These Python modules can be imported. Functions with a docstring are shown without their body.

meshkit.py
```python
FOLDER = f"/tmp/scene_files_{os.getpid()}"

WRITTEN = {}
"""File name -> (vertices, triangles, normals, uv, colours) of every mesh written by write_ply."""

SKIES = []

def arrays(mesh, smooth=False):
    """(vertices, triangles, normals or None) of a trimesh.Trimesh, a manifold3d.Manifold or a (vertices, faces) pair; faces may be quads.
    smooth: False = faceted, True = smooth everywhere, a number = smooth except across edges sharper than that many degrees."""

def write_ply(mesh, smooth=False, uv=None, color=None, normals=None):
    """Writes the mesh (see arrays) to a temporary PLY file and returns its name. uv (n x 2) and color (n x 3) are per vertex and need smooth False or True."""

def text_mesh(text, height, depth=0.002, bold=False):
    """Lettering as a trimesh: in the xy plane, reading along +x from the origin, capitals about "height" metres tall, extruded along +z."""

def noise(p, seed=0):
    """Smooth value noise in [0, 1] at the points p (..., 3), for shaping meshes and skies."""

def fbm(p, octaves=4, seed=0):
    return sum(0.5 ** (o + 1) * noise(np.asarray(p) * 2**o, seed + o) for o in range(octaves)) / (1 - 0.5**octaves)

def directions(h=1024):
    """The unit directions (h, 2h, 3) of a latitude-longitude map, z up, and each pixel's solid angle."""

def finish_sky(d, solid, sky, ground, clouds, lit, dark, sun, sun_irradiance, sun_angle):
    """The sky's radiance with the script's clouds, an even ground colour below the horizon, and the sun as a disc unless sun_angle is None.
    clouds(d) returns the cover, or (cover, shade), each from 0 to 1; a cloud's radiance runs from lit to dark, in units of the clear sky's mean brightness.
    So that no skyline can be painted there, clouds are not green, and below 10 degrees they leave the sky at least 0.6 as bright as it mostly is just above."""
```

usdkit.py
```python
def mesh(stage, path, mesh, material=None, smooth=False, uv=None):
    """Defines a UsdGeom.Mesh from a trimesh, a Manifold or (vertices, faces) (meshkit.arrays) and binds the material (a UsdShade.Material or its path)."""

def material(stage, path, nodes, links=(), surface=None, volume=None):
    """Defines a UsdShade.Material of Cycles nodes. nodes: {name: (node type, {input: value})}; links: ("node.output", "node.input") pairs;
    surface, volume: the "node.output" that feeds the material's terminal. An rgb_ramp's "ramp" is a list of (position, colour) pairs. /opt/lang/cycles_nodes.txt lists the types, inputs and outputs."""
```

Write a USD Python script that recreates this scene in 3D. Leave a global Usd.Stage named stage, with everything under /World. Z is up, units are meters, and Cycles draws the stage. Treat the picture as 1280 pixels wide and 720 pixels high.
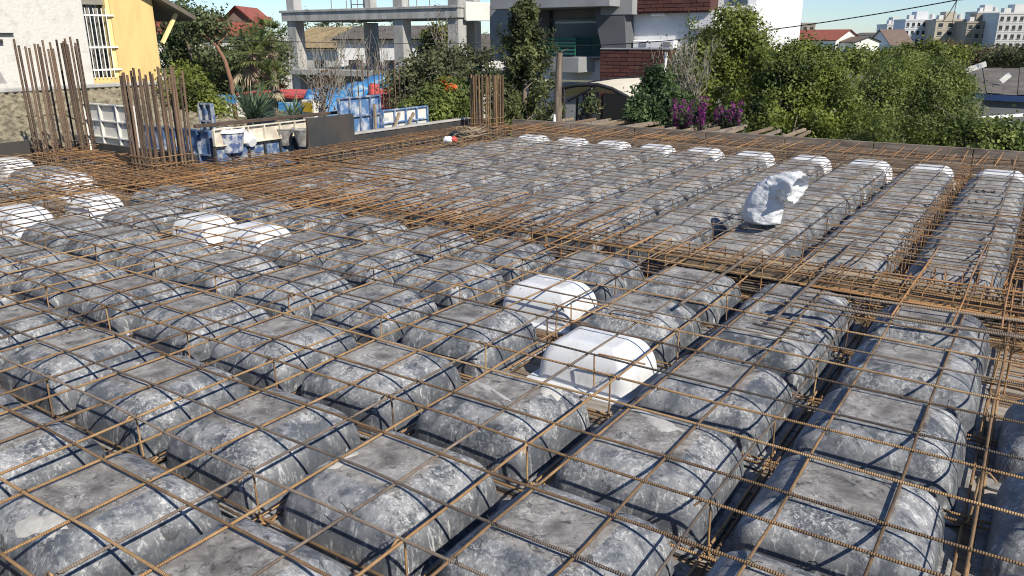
import math, random, numpy as np, trimesh, usdkit, meshkit
from scipy.spatial import ConvexHull
from pxr import Usd, UsdGeom, UsdLux, UsdShade, Gf, Sdf, Vt

stage = Usd.Stage.CreateInMemory()
UsdGeom.SetStageUpAxis(stage, UsdGeom.Tokens.z)
UsdGeom.SetStageMetersPerUnit(stage, 1.0)
world = UsdGeom.Xform.Define(stage, '/World')
stage.SetDefaultPrim(world.GetPrim())
LK = '/World/Looks/'

# ------------------------------------------------------------------ camera
FOC = 975.503            # focal length in pixels of a 1280 px wide picture
FW = np.array([-0.53332745, 0.78926767, -0.30433268])
RT = np.array([0.82911078, 0.55907605, -0.00304566])
UP = np.array([-0.16774127, 0.25394984, 0.95256094])
CAM = np.array([0.0, 0.0, 1.92])
HF = np.array([FW[0], FW[1], 0]) / math.hypot(FW[0], FW[1])
cam = UsdGeom.Camera.Define(stage, '/World/camera')
cam.CreateHorizontalApertureAttr(36.0)
cam.CreateVerticalApertureAttr(20.25)
cam.CreateFocalLengthAttr(36.0 * FOC / 1280)
cam.CreateClippingRangeAttr(Gf.Vec2f(0.05, 4000))
cam.CreateExposureAttr(0.5)
cam.AddTransformOp().Set(Gf.Matrix4d(*[float(v) for row in ((*RT, 0), (*UP, 0), (*-FW, 0), (*CAM, 1)) for v in row]))

# ------------------------------------------------------------------ sky and sun
SUN = np.array([1.15, -0.42, 1.02]); SUN /= np.linalg.norm(SUN)
usdkit.material(stage, LK + 'sky_look', {
    'sky': ('sky_texture', {'sky_type': 'single_scattering', 'sun_disc': False, 'sun_elevation': math.asin(SUN[2]),
                            'sun_rotation': math.atan2(SUN[0], SUN[1]), 'altitude': 50.0, 'air_density': 0.9, 'aerosol_density': 0.15, 'ozone_density': 3.0}),
    'tint': ('mix', {'mix_type': 'multiply', 'fac': 1.0, 'color2': (0.79, 0.91, 1.07)}),
    'bg': ('background_shader', {'strength': 0.088})}, [('sky.color', 'tint.color1'), ('tint.color', 'bg.color')], surface='bg.background')
dome = UsdLux.DomeLight.Define(stage, '/World/sky')
UsdShade.MaterialBindingAPI.Apply(dome.GetPrim()).Bind(UsdShade.Material.Get(stage, LK + 'sky_look'))
dome.GetPrim().SetCustomDataByKey('kind', 'structure')
sun = UsdLux.DistantLight.Define(stage, '/World/sun')
sun.CreateNormalizeAttr(True); sun.CreateIntensityAttr(1.2); sun.CreateAngleAttr(0.5); sun.CreateColorAttr(Gf.Vec3f(1.0, 0.925, 0.80))
_x = np.cross([0, 0, 1.0], SUN); _x /= np.linalg.norm(_x); _y = np.cross(SUN, _x)
sun.AddTransformOp().Set(Gf.Matrix4d(*[float(v) for row in ((*_x, 0), (*_y, 0), (*SUN, 0), (0, 0, 20, 1)) for v in row]))

# ------------------------------------------------------------------ helpers
rng = np.random.default_rng(7)
random.seed(7)

def ray(px, py):
    return FW + ((px - 640) / FOC) * RT - ((py - 360) / FOC) * UP
def onx(px, py, x):
    d = ray(px, py); return CAM + d * ((x - CAM[0]) / d[0])
def ony(px, py, y):
    d = ray(px, py); return CAM + d * ((y - CAM[1]) / d[1])
def onz(px, py, z):
    d = ray(px, py); return CAM + d * ((z - CAM[2]) / d[2])
def ond(px, py, D):
    d = ray(px, py); return CAM + d * (D / (d @ HF))

ORD = ['first', 'second', 'third', 'fourth', 'fifth', 'sixth', 'seventh', 'eighth', 'ninth', 'tenth', 'eleventh', 'twelfth', 'thirteenth', 'fourteenth',
       'fifteenth', 'sixteenth', 'seventeenth', 'eighteenth', 'nineteenth']
TENS = {2: 'twent', 3: 'thirt', 4: 'fort', 5: 'fift', 6: 'sixt'}
def ordinal(n):          # 1 -> first
    if n < 20: return ORD[n - 1]
    t, u = divmod(n, 10)
    return TENS[t] + 'ieth' if u == 0 else TENS[t] + 'y-' + ORD[u - 1]

USED = {}
def numbered(path):
    n = USED.get(path, 0); USED[path] = n + 1
    return path if n == 0 else f'{path}_{n:03d}'

def tag(o, label=None, cat=None, group=None, kind=None):
    p = o.GetPrim() if hasattr(o, 'GetPrim') else o
    for k, v in (('label', label), ('category', cat), ('group', group), ('kind', kind)):
        if v: p.SetCustomDataByKey(k, v)
    return p

def obj(name, mesh, mat, parent=None, smooth=False, label=None):
    base = str(parent.GetPath()) if parent is not None else '/World'
    if isinstance(mesh, MB): mesh = mesh.arr()
    m = usdkit.mesh(stage, numbered(base + '/' + name), mesh, LK + mat, smooth=smooth)
    if label: m.GetPrim().SetCustomDataByKey('label', label)
    return m.GetPrim()

def thing(name, label, cat, loc=(0, 0, 0), rotz=0, group=None):
    x = UsdGeom.Xform.Define(stage, numbered('/World/' + name))
    x.AddTranslateOp().Set(Gf.Vec3d(*map(float, loc))); x.AddRotateZOp().Set(math.degrees(rotz))
    return tag(x, label, cat, group)

def dup(root, name, loc, rotz=0, label=None, group=None, tilt=None):
    was = root.GetCustomData()
    r = thing(name, label or was['label'], was['category'], loc, rotz, group or was.get('group'))
    r.GetReferences().AddInternalReference(root.GetPath())
    r.SetInstanceable(True)
    return r

_CT = None
def _cbox_template():
    global _CT
    s = np.array([[a, b, c] for a in (-1, 1) for b in (-1, 1) for c in (-1, 1)], float)
    V = []; K = []
    for v in s:
        for ax in range(3):
            k = np.ones(3); k[ax] = 0; V.append(v.copy()); K.append(k)
    V, K = np.array(V), np.array(K)
    pts = V - 0.2 * V * K
    h = ConvexHull(pts); f = h.simplices.copy()
    for i, t in enumerate(f):
        n = np.cross(pts[t[1]] - pts[t[0]], pts[t[2]] - pts[t[0]])
        if n @ h.equations[i, :3] < 0: f[i] = t[::-1]
    _CT = (V, K, f)
_cbox_template()

class MB:
    def __init__(s): s.v, s.f, s.n = [], [], 0
    def add(s, v, f):
        v = np.asarray(v, float); f = np.asarray(f, int)
        if f.shape[1] == 4: f = np.vstack([f[:, [0, 1, 2]], f[:, [0, 2, 3]]])
        s.v.append(v); s.f.append(f + s.n); s.n += len(v); return s
    def arr(s): return np.vstack(s.v), np.vstack(s.f)
    def box(s, a, b, c=0.0):                   # from corner a to corner b, chamfer c
        a, b = np.minimum(a, b).astype(float), np.maximum(a, b).astype(float)
        m, h = (a + b) / 2, (b - a) / 2
        if c <= 0:
            v = np.array([[x, y, z] for x in (-1, 1) for y in (-1, 1) for z in (-1, 1)]) * h + m
            return s.add(v, [[0, 1, 3, 2], [4, 6, 7, 5], [0, 4, 5, 1], [2, 3, 7, 6], [0, 2, 6, 4], [1, 5, 7, 3]])
        c = min(c, 0.45 * h.min())
        V, K, f = _CT
        return s.add(m + V * h - V * K * c, f)
    def beam(s, p, q, w, t, up=(0, 0, 1), c=0.0):   # rectangular bar from p to q, width w sideways, t along up
        p, q = np.asarray(p, float), np.asarray(q, float); d = q - p; L = np.linalg.norm(d); d /= L
        side = np.cross(d, up); side /= np.linalg.norm(side); u2 = np.cross(side, d)
        b = MB().box((-w / 2, 0, -t / 2), (w / 2, L, t / 2), c); v, f = b.arr()
        return s.add(p + v[:, :1] * side + v[:, 1:2] * d + v[:, 2:] * u2, f)
    def tube(s, pts, r, n=6, caps=True):
        pts = np.asarray(pts, float); k = len(pts); r = np.broadcast_to(r, k)
        t = np.gradient(pts, axis=0); t /= np.maximum(np.linalg.norm(t, axis=1, keepdims=True), 1e-9)
        a = np.array([0, 0, 1.0]) if abs(t[0][2]) < 0.9 else np.array([1.0, 0, 0])
        V = []
        for i in range(k):
            x = np.cross(a, t[i]); x /= np.linalg.norm(x); y = np.cross(t[i], x); a = np.cross(t[i], x) * -0 + (a if abs(a @ t[i]) < 0.95 else y)
            an = np.arange(n) / n * 2 * math.pi
            V.append(pts[i] + r[i] * (np.cos(an)[:, None] * x + np.sin(an)[:, None] * y))
        V = np.vstack(V); F = []
        for i in range(k - 1):
            for j in range(n):
                F.append([i * n + j, i * n + (j + 1) % n, (i + 1) * n + (j + 1) % n, (i + 1) * n + j])
        s.add(V, F)
        if caps:
            for base, rev in ((0, True), ((k - 1) * n, False)):
                ring = V[base:base + n]; f = [[0, j + 1, j] if rev else [0, j, j + 1] for j in range(1, n - 1)]
                s.add(ring, f)
        return s
    def lathe(s, prof, n=24, c=(0, 0, 0)):
        prof = np.asarray(prof, float); an = np.arange(n) / n * 2 * math.pi
        V = np.array([[r * math.cos(a), r * math.sin(a), z] for r, z in prof for a in an]) + c
        F = [[i * n + j, i * n + (j + 1) % n, (i + 1) * n + (j + 1) % n, (i + 1) * n + j] for i in range(len(prof) - 1) for j in range(n)]
        return s.add(V, F)
    def grid(s, P):                            # P (a,b,3)
        a, b = P.shape[:2]
        i = np.arange(a * b).reshape(a, b)
        return s.add(P.reshape(-1, 3), np.stack([i[:-1, :-1], i[1:, :-1], i[1:, 1:], i[:-1, 1:]], -1).reshape(-1, 4))
    def move(s, d):
        s.v = [v + d for v in s.v]; return s

# ------------------------------------------------------------------ materials
def M(name, base, rough=0.7, noise=None, amt=0.25, bump=0.0, bscale=None, spec=0.5, metal=0.0, second=None, lo=0.35, hi=0.65, detail=6, stretch=(1, 1, 1)):
    """base colour, mottled towards 'second' by noise, with an optional bump."""
    base = np.array(base, float)
    second = np.array(second, float) if second is not None else base * (1 - amt)
    nodes = {'p': ('principled_bsdf', {'base_color': tuple(base), 'roughness': rough, 'specular_ior_level': spec, 'metallic': metal})}
    links = []
    if noise:
        nodes['g'] = ('geometry', {}); nodes['mp'] = ('mapping', {'scale': stretch})
        nodes['n'] = ('noise_texture', {'scale': noise, 'detail': detail, 'roughness': 0.62})
        nodes['r'] = ('rgb_ramp', {'ramp': [(lo, tuple(second)), (hi, tuple(base))]})
        links += [('g.position', 'mp.vector'), ('mp.vector', 'n.vector'), ('n.fac', 'r.fac'), ('r.color', 'p.base_color')]
        if bump:
            nodes['n2'] = ('noise_texture', {'scale': bscale or noise * 4, 'detail': 4.0})
            nodes['b'] = ('bump', {'strength': 1.0, 'distance': bump})
            links += [('mp.vector', 'n2.vector'), ('n2.fac', 'b.height'), ('b.normal', 'p.normal')]
    return usdkit.material(stage, LK + name, nodes, links, surface='p.BSDF')

def rust(name, axis, tones, ribs=True):
    nodes = {'g': ('geometry', {}), 'oi': ('object_info', {}),
             'n': ('noise_texture', {'scale': 5.0, 'detail': 5.0, 'roughness': 0.7}),
             'n2': ('noise_texture', {'scale': 90.0, 'detail': 2.0}),
             'sh': ('math', {'math_type': 'multiply_add', 'value2': 0.5, 'value3': -0.25}),
             'ad': ('math', {'math_type': 'add', 'use_clamp': True}),
             'ad2': ('math', {'math_type': 'multiply_add', 'value2': 0.3, 'use_clamp': True}),
             'r': ('rgb_ramp', {'ramp': tones}),
             'p': ('principled_bsdf', {'roughness': 0.75, 'specular_ior_level': 0.35, 'metallic': 0.0})}
    links = [('g.position', 'n.vector'), ('g.position', 'n2.vector'), ('oi.random', 'sh.value1'), ('sh.value', 'ad.value1'), ('n.fac', 'ad.value2'),
             ('n2.fac', 'ad2.value1'), ('ad.value', 'ad2.value3'), ('ad2.value', 'r.fac'), ('r.color', 'p.base_color')]
    if ribs:
        sc = {'x': (1, 0, 0), 'y': (0, 1, 0), 'z': (0, 0, 1)}[axis]
        nodes['sx'] = ('separate_xyz', {}); nodes['m'] = ('math', {'math_type': 'multiply', 'value2': 2 * math.pi / 0.0085})
        nodes['sn'] = ('math', {'math_type': 'sine'}); nodes['b'] = ('bump', {'strength': 0.8, 'distance': 0.0016})
        links += [('g.position', 'sx.vector'), ('sx.' + axis, 'm.value1'), ('m.value', 'sn.value1'), ('sn.value', 'b.height'), ('b.normal', 'p.normal')]
    usdkit.material(stage, LK + name, nodes, links, surface='p.BSDF')

ORANGE = [(0.3, (0.070, 0.046, 0.032)), (0.55, (0.17, 0.105, 0.055)), (0.8, (0.32, 0.190, 0.085)), (1.0, (0.40, 0.27, 0.145))]
BROWN = [(0.3, (0.045, 0.032, 0.026)), (0.6, (0.105, 0.072, 0.052)), (0.9, (0.19, 0.125, 0.082))]
GREY = [(0.3, (0.055, 0.046, 0.040)), (0.6, (0.13, 0.10, 0.08)), (0.9, (0.26, 0.20, 0.145))]
rust('rust_x', 'x', ORANGE); rust('rust_y', 'y', ORANGE); rust('rust_dark_z', 'z', BROWN); rust('rust_mid', 'z', [(0.3, (0.07, 0.045, 0.03)), (0.6, (0.16, 0.10, 0.055)), (0.9, (0.27, 0.175, 0.09))]); rust('rust_plain', 'x', ORANGE, False)
rust('steel_x', 'x', GREY); rust('steel_y', 'y', GREY); rust('rust_far', 'x', [(0.3, (0.085, 0.046, 0.026)), (0.6, (0.22, 0.115, 0.050)), (0.9, (0.38, 0.20, 0.080))], False)

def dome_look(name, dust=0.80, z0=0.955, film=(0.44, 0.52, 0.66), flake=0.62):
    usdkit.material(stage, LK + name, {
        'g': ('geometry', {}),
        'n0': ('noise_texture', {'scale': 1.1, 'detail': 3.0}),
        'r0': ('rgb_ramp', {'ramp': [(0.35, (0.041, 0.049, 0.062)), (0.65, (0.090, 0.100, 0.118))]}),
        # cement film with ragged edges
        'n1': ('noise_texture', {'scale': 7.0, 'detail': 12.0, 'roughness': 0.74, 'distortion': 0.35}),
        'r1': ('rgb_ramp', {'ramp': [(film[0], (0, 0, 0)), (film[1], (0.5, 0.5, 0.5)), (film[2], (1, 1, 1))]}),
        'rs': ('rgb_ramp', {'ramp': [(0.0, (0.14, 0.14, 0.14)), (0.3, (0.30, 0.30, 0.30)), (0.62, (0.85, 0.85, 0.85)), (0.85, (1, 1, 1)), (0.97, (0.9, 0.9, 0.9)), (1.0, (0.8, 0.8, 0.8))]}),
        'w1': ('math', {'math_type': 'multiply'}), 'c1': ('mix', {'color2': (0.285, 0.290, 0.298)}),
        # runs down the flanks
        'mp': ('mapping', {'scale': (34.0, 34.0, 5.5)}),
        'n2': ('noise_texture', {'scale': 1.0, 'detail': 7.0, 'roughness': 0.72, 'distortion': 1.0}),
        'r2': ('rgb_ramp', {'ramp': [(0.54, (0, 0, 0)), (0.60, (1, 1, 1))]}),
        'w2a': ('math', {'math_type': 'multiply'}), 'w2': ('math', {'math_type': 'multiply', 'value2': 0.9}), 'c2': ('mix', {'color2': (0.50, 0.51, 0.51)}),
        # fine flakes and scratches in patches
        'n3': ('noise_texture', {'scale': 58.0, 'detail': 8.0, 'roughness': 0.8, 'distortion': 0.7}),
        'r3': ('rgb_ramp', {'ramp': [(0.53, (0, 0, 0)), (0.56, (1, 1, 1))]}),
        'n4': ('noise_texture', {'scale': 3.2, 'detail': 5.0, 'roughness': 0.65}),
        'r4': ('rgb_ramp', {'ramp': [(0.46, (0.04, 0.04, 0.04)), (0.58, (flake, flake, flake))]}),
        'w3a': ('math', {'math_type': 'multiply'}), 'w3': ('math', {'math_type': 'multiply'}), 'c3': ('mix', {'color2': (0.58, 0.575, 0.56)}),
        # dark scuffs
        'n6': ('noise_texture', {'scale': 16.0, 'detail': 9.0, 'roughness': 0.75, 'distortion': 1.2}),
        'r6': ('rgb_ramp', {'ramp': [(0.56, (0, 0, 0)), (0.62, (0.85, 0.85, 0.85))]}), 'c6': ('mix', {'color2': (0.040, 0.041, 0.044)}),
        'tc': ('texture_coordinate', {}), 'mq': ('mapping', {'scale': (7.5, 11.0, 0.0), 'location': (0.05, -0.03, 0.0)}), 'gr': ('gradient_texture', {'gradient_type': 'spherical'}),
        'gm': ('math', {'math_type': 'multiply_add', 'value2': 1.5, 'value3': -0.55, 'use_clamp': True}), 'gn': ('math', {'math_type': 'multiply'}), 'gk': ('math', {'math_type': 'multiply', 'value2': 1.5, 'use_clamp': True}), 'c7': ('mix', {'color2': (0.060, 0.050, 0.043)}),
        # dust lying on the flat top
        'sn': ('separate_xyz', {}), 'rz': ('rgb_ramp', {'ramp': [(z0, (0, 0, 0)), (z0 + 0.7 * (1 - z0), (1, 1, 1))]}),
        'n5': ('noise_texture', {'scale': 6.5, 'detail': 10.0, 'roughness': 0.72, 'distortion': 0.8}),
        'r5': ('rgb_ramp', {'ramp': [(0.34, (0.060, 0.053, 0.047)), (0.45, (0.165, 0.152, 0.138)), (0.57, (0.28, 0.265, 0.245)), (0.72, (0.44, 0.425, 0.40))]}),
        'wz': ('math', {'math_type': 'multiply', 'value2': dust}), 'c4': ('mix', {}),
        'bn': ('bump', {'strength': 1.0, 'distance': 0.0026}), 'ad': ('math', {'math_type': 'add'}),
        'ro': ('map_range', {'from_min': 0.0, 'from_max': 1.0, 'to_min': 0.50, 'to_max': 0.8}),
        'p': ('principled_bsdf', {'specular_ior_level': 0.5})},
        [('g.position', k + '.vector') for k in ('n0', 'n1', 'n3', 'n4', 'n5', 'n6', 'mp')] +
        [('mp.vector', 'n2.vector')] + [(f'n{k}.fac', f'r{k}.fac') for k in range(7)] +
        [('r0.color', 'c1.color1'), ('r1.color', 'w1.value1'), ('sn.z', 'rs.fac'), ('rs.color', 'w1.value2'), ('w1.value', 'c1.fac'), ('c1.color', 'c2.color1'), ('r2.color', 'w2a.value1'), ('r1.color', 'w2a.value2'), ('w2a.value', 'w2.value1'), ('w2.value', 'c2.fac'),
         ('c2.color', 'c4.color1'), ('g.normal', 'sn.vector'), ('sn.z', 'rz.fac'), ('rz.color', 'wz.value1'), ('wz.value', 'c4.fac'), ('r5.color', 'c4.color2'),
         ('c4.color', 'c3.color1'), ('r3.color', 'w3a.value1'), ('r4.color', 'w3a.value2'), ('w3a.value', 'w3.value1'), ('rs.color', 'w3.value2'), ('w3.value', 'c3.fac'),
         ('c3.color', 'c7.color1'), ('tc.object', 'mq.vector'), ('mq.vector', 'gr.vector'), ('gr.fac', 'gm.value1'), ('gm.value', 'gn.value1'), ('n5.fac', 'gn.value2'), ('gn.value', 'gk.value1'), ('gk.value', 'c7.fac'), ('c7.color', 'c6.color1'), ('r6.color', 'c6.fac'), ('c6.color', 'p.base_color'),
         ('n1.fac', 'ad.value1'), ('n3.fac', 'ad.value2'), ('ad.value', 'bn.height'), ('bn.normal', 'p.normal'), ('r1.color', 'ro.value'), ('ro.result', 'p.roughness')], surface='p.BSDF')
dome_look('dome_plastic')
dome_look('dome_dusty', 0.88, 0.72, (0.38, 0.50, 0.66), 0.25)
usdkit.material(stage, LK + 'dome_white', {
    'g': ('geometry', {}), 'n': ('noise_texture', {'scale': 3.0, 'detail': 6.0, 'roughness': 0.65}),
    'r': ('rgb_ramp', {'ramp': [(0.3, (0.46, 0.48, 0.51)), (0.5, (0.58, 0.595, 0.615))]}),
    'mp': ('mapping', {'scale': (30.0, 30.0, 4.0)}), 'n2': ('noise_texture', {'scale': 1.0, 'detail': 5.0, 'roughness': 0.7}),
    'r2': ('rgb_ramp', {'ramp': [(0.55, (0, 0, 0)), (0.72, (0.55, 0.55, 0.55))]}), 'c': ('mix', {'color2': (0.34, 0.31, 0.27)}),
    'p': ('principled_bsdf', {'roughness': 0.38, 'specular_ior_level': 0.5})},
    [('g.position', 'n.vector'), ('n.fac', 'r.fac'), ('r.color', 'c.color1'), ('g.position', 'mp.vector'), ('mp.vector', 'n2.vector'), ('n2.fac', 'r2.fac'),
     ('r2.color', 'c.fac'), ('c.color', 'p.base_color')], surface='p.BSDF')

M('ground_dirt', (0.16, 0.13, 0.09), 0.95, 0.8, second=(0.06, 0.085, 0.03), bump=0.05)
M('plank_wood', (0.30, 0.235, 0.165), 0.85, 3.0, second=(0.14, 0.105, 0.075), bump=0.002, bscale=30, stretch=(0.6, 6, 6))
M('plank_wood_grey', (0.36, 0.33, 0.29), 0.85, 3.0, second=(0.18, 0.155, 0.13), bump=0.002, bscale=30, stretch=(0.6, 6, 6))
M('plank_wood_brown', (0.22, 0.16, 0.10), 0.85, 3.0, second=(0.10, 0.07, 0.05), bump=0.002, bscale=30, stretch=(0.6, 6, 6))
M('beam_board_wood', (0.34, 0.26, 0.17), 0.9, 4.0, second=(0.17, 0.125, 0.085), bump=0.003, bscale=30, stretch=(0.8, 5, 5))
M('timber_edge', (0.27, 0.225, 0.18), 0.88, 2.5, second=(0.10, 0.08, 0.065), bump=0.003, bscale=25, stretch=(0.7, 5, 5))
M('timber_post', (0.21, 0.165, 0.125), 0.9, 4.0, second=(0.08, 0.062, 0.048), bump=0.008, bscale=14, stretch=(5, 5, 0.6))
M('batten_pale', (0.42, 0.40, 0.37), 0.85, 3.0, amt=0.3, bump=0.002)
M('steel_plate_dark', (0.060, 0.052, 0.046), 0.5, 2.0, second=(0.030, 0.036, 0.040), bump=0.001, spec=0.4)
M('steel_rusty', (0.10, 0.065, 0.045), 0.7, 5.0, second=(0.045, 0.032, 0.025), bump=0.001)
M('panel_blue', (0.07, 0.15, 0.30), 0.6, 3.5, second=(0.42, 0.45, 0.48), lo=0.38, hi=0.50, bump=0.002)
M('panel_pale', (0.56, 0.55, 0.51), 0.75, 3.5, second=(0.16, 0.20, 0.30), lo=0.36, hi=0.46, bump=0.002)
M('panel_frame_blue', (0.05, 0.10, 0.21), 0.6, 8.0, second=(0.30, 0.31, 0.31), lo=0.4, hi=0.55)
M('panel_cream', (0.62, 0.57, 0.47), 0.8, 6.0, second=(0.40, 0.35, 0.28), bump=0.002)
M('stucco_white', (0.54, 0.52, 0.48), 0.92, 5.0, second=(0.41, 0.39, 0.355), lo=0.25, hi=0.5, bump=0.010, bscale=16)
M('plaster_patch', (0.33, 0.32, 0.31), 0.9, 6.0, bump=0.01)
M('paint_yellow', (0.66, 0.46, 0.19), 0.85, 3.0, second=(0.52, 0.36, 0.15), lo=0.3, hi=0.55, bump=0.002, stretch=(1.5, 1.5, .3))
M('paint_cream', (0.82, 0.66, 0.30), 0.85, 2.5, bump=0.002)
M('roof_asbestos', (0.27, 0.235, 0.165), 0.95, 7.0, second=(0.085, 0.075, 0.048), lo=0.38, hi=0.62, detail=10, bump=0.008, bscale=40)
M('grille_white', (0.78, 0.77, 0.74), 0.5, 20.0, amt=0.2)
M('shutter_grey', (0.26, 0.24, 0.20), 0.8, 4.0)
usdkit.material(stage, LK + 'window_dark', {'p': ('principled_bsdf', {'base_color': (0.015, 0.018, 0.022), 'roughness': 0.12, 'specular_ior_level': 0.6})}, surface='p.BSDF')
usdkit.material(stage, LK + 'window_blue', {'p': ('principled_bsdf', {'base_color': (0.045, 0.07, 0.10), 'roughness': 0.2, 'specular_ior_level': 0.6})}, surface='p.BSDF')
M('soffit_brown', (0.13, 0.11, 0.085), 0.9, 5.0)
M('concrete', (0.40, 0.395, 0.38), 0.9, 1.3, second=(0.22, 0.215, 0.205), lo=0.3, hi=0.62, bump=0.006, bscale=12, stretch=(1.6, 1.6, .5))
M('concrete_dark', (0.22, 0.22, 0.22), 0.9, 1.6, bump=0.006, bscale=12)
M('plaster_white', (0.70, 0.70, 0.70), 0.88, 0.8, second=(0.60, 0.60, 0.60), bump=0.003)
M('plaster_offwhite', (0.66, 0.64, 0.58), 0.88, 0.8, second=(0.55, 0.53, 0.48), bump=0.003)
M('plaster_grey', (0.27, 0.275, 0.285), 0.88, 0.8, bump=0.003)
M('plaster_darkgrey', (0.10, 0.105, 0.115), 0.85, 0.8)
M('facade_beige', (0.38, 0.34, 0.275), 0.9, 0.05, bump=0.003)
M('facade_sand', (0.30, 0.265, 0.21), 0.9, 0.05, bump=0.003)
M('facade_pale', (0.52, 0.515, 0.50), 0.9, 0.05, bump=0.003)
M('facade_blueish', (0.54, 0.555, 0.575), 0.9, 0.05)
M('roof_tan', (0.34, 0.25, 0.13), 0.9, 1.2, second=(0.20, 0.15, 0.08))
M('roof_tile_red', (0.33, 0.095, 0.06), 0.85, 3.0, second=(0.18, 0.055, 0.04))
M('roof_brown', (0.14, 0.10, 0.08), 0.9, 1.0)
M('roof_shed', (0.13, 0.115, 0.10), 0.9, 1.5, second=(0.07, 0.06, 0.052), bump=0.01)
M('paint_blue', (0.010, 0.028, 0.085), 0.85, 3.0, spec=0.2)
M('railing_green', (0.02, 0.13, 0.085), 0.5, 3.0)
M('glass_green', (0.012, 0.055, 0.055), 0.15, 2.0)
M('membrane_cream', (0.72, 0.66, 0.52), 0.6, 1.5, amt=0.12)
M('canopy_shade_black', (0.010, 0.010, 0.011), 0.8, 3.0)  # near-black colour for the painted shade below the carport canopy
M('steel_black', (0.03, 0.03, 0.033), 0.5, 10.0)
M('pipe_white', (0.75, 0.75, 0.73), 0.5, 6.0, amt=0.15)
M('tarp_blue', (0.04, 0.19, 0.42), 0.5, 3.0, second=(0.30, 0.38, 0.43), lo=0.35, hi=0.5, bump=0.02)
M('tarp_red', (0.58, 0.10, 0.08), 0.6, 2.0, amt=0.2, bump=0.01)
M('plastic_black', (0.015, 0.015, 0.016), 0.5)
M('bucket_paint', (0.50, 0.51, 0.52), 0.5, 9.0, second=(0.07, 0.10, 0.22), lo=0.44, hi=0.58)
M('bucket_grey', (0.30, 0.29, 0.27), 0.8, 14.0, second=(0.13, 0.125, 0.12), bump=0.003)
M('plastic_white', (0.80, 0.80, 0.80), 0.4, 5.0, amt=0.1)
M('wire_dark', (0.03, 0.026, 0.024), 0.6, 40.0)
M('wire_tan', (0.26, 0.20, 0.13), 0.7, 20.0)
M('cable_black', (0.012, 0.014, 0.02), 0.6)
M('cement_crumb', (0.42, 0.41, 0.39), 0.95, 30.0)
M('bark_grey', (0.19, 0.155, 0.12), 0.9, 6.0, bump=0.01, stretch=(4, 4, 1))
M('bark_red', (0.22, 0.12, 0.075), 0.9, 6.0, bump=0.01, stretch=(4, 4, 1))
M('twig_grey', (0.24, 0.21, 0.175), 0.9, 6.0)
M('dry_thatch', (0.36, 0.30, 0.20), 0.95, 12.0)
M('label_red', (0.50, 0.09, 0.07), 0.5, 30.0)
M('yellow_box', (0.50, 0.34, 0.03), 0.7, 3.0)
# sack: woven plastic with fine weave bump and folds
usdkit.material(stage, LK + 'sack_weave', {
    'g': ('geometry', {}), 'n': ('noise_texture', {'scale': 14.0, 'detail': 5.0, 'roughness': 0.6}), 'b': ('bump', {'strength': 1.0, 'distance': 0.012}),
    'mp': ('mapping', {'scale': (16.0, 16.0, 24.0)}), 'n2': ('noise_texture', {'scale': 1.0, 'detail': 5.0, 'distortion': 1.2}),
    'p': ('principled_bsdf', {'base_color': (0.60, 0.61, 0.63), 'roughness': 0.5}), 't': ('translucent_bsdf', {'color': (0.6, 0.6, 0.62)}), 'mx': ('mix_closure', {'fac': 0.12})},
    [('g.position', 'mp.vector'), ('mp.vector', 'n2.vector'), ('n2.fac', 'b.height'), ('b.normal', 'p.normal'), ('p.BSDF', 'mx.closure1'), ('t.BSDF', 'mx.closure2')], surface='mx.closure')

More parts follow.
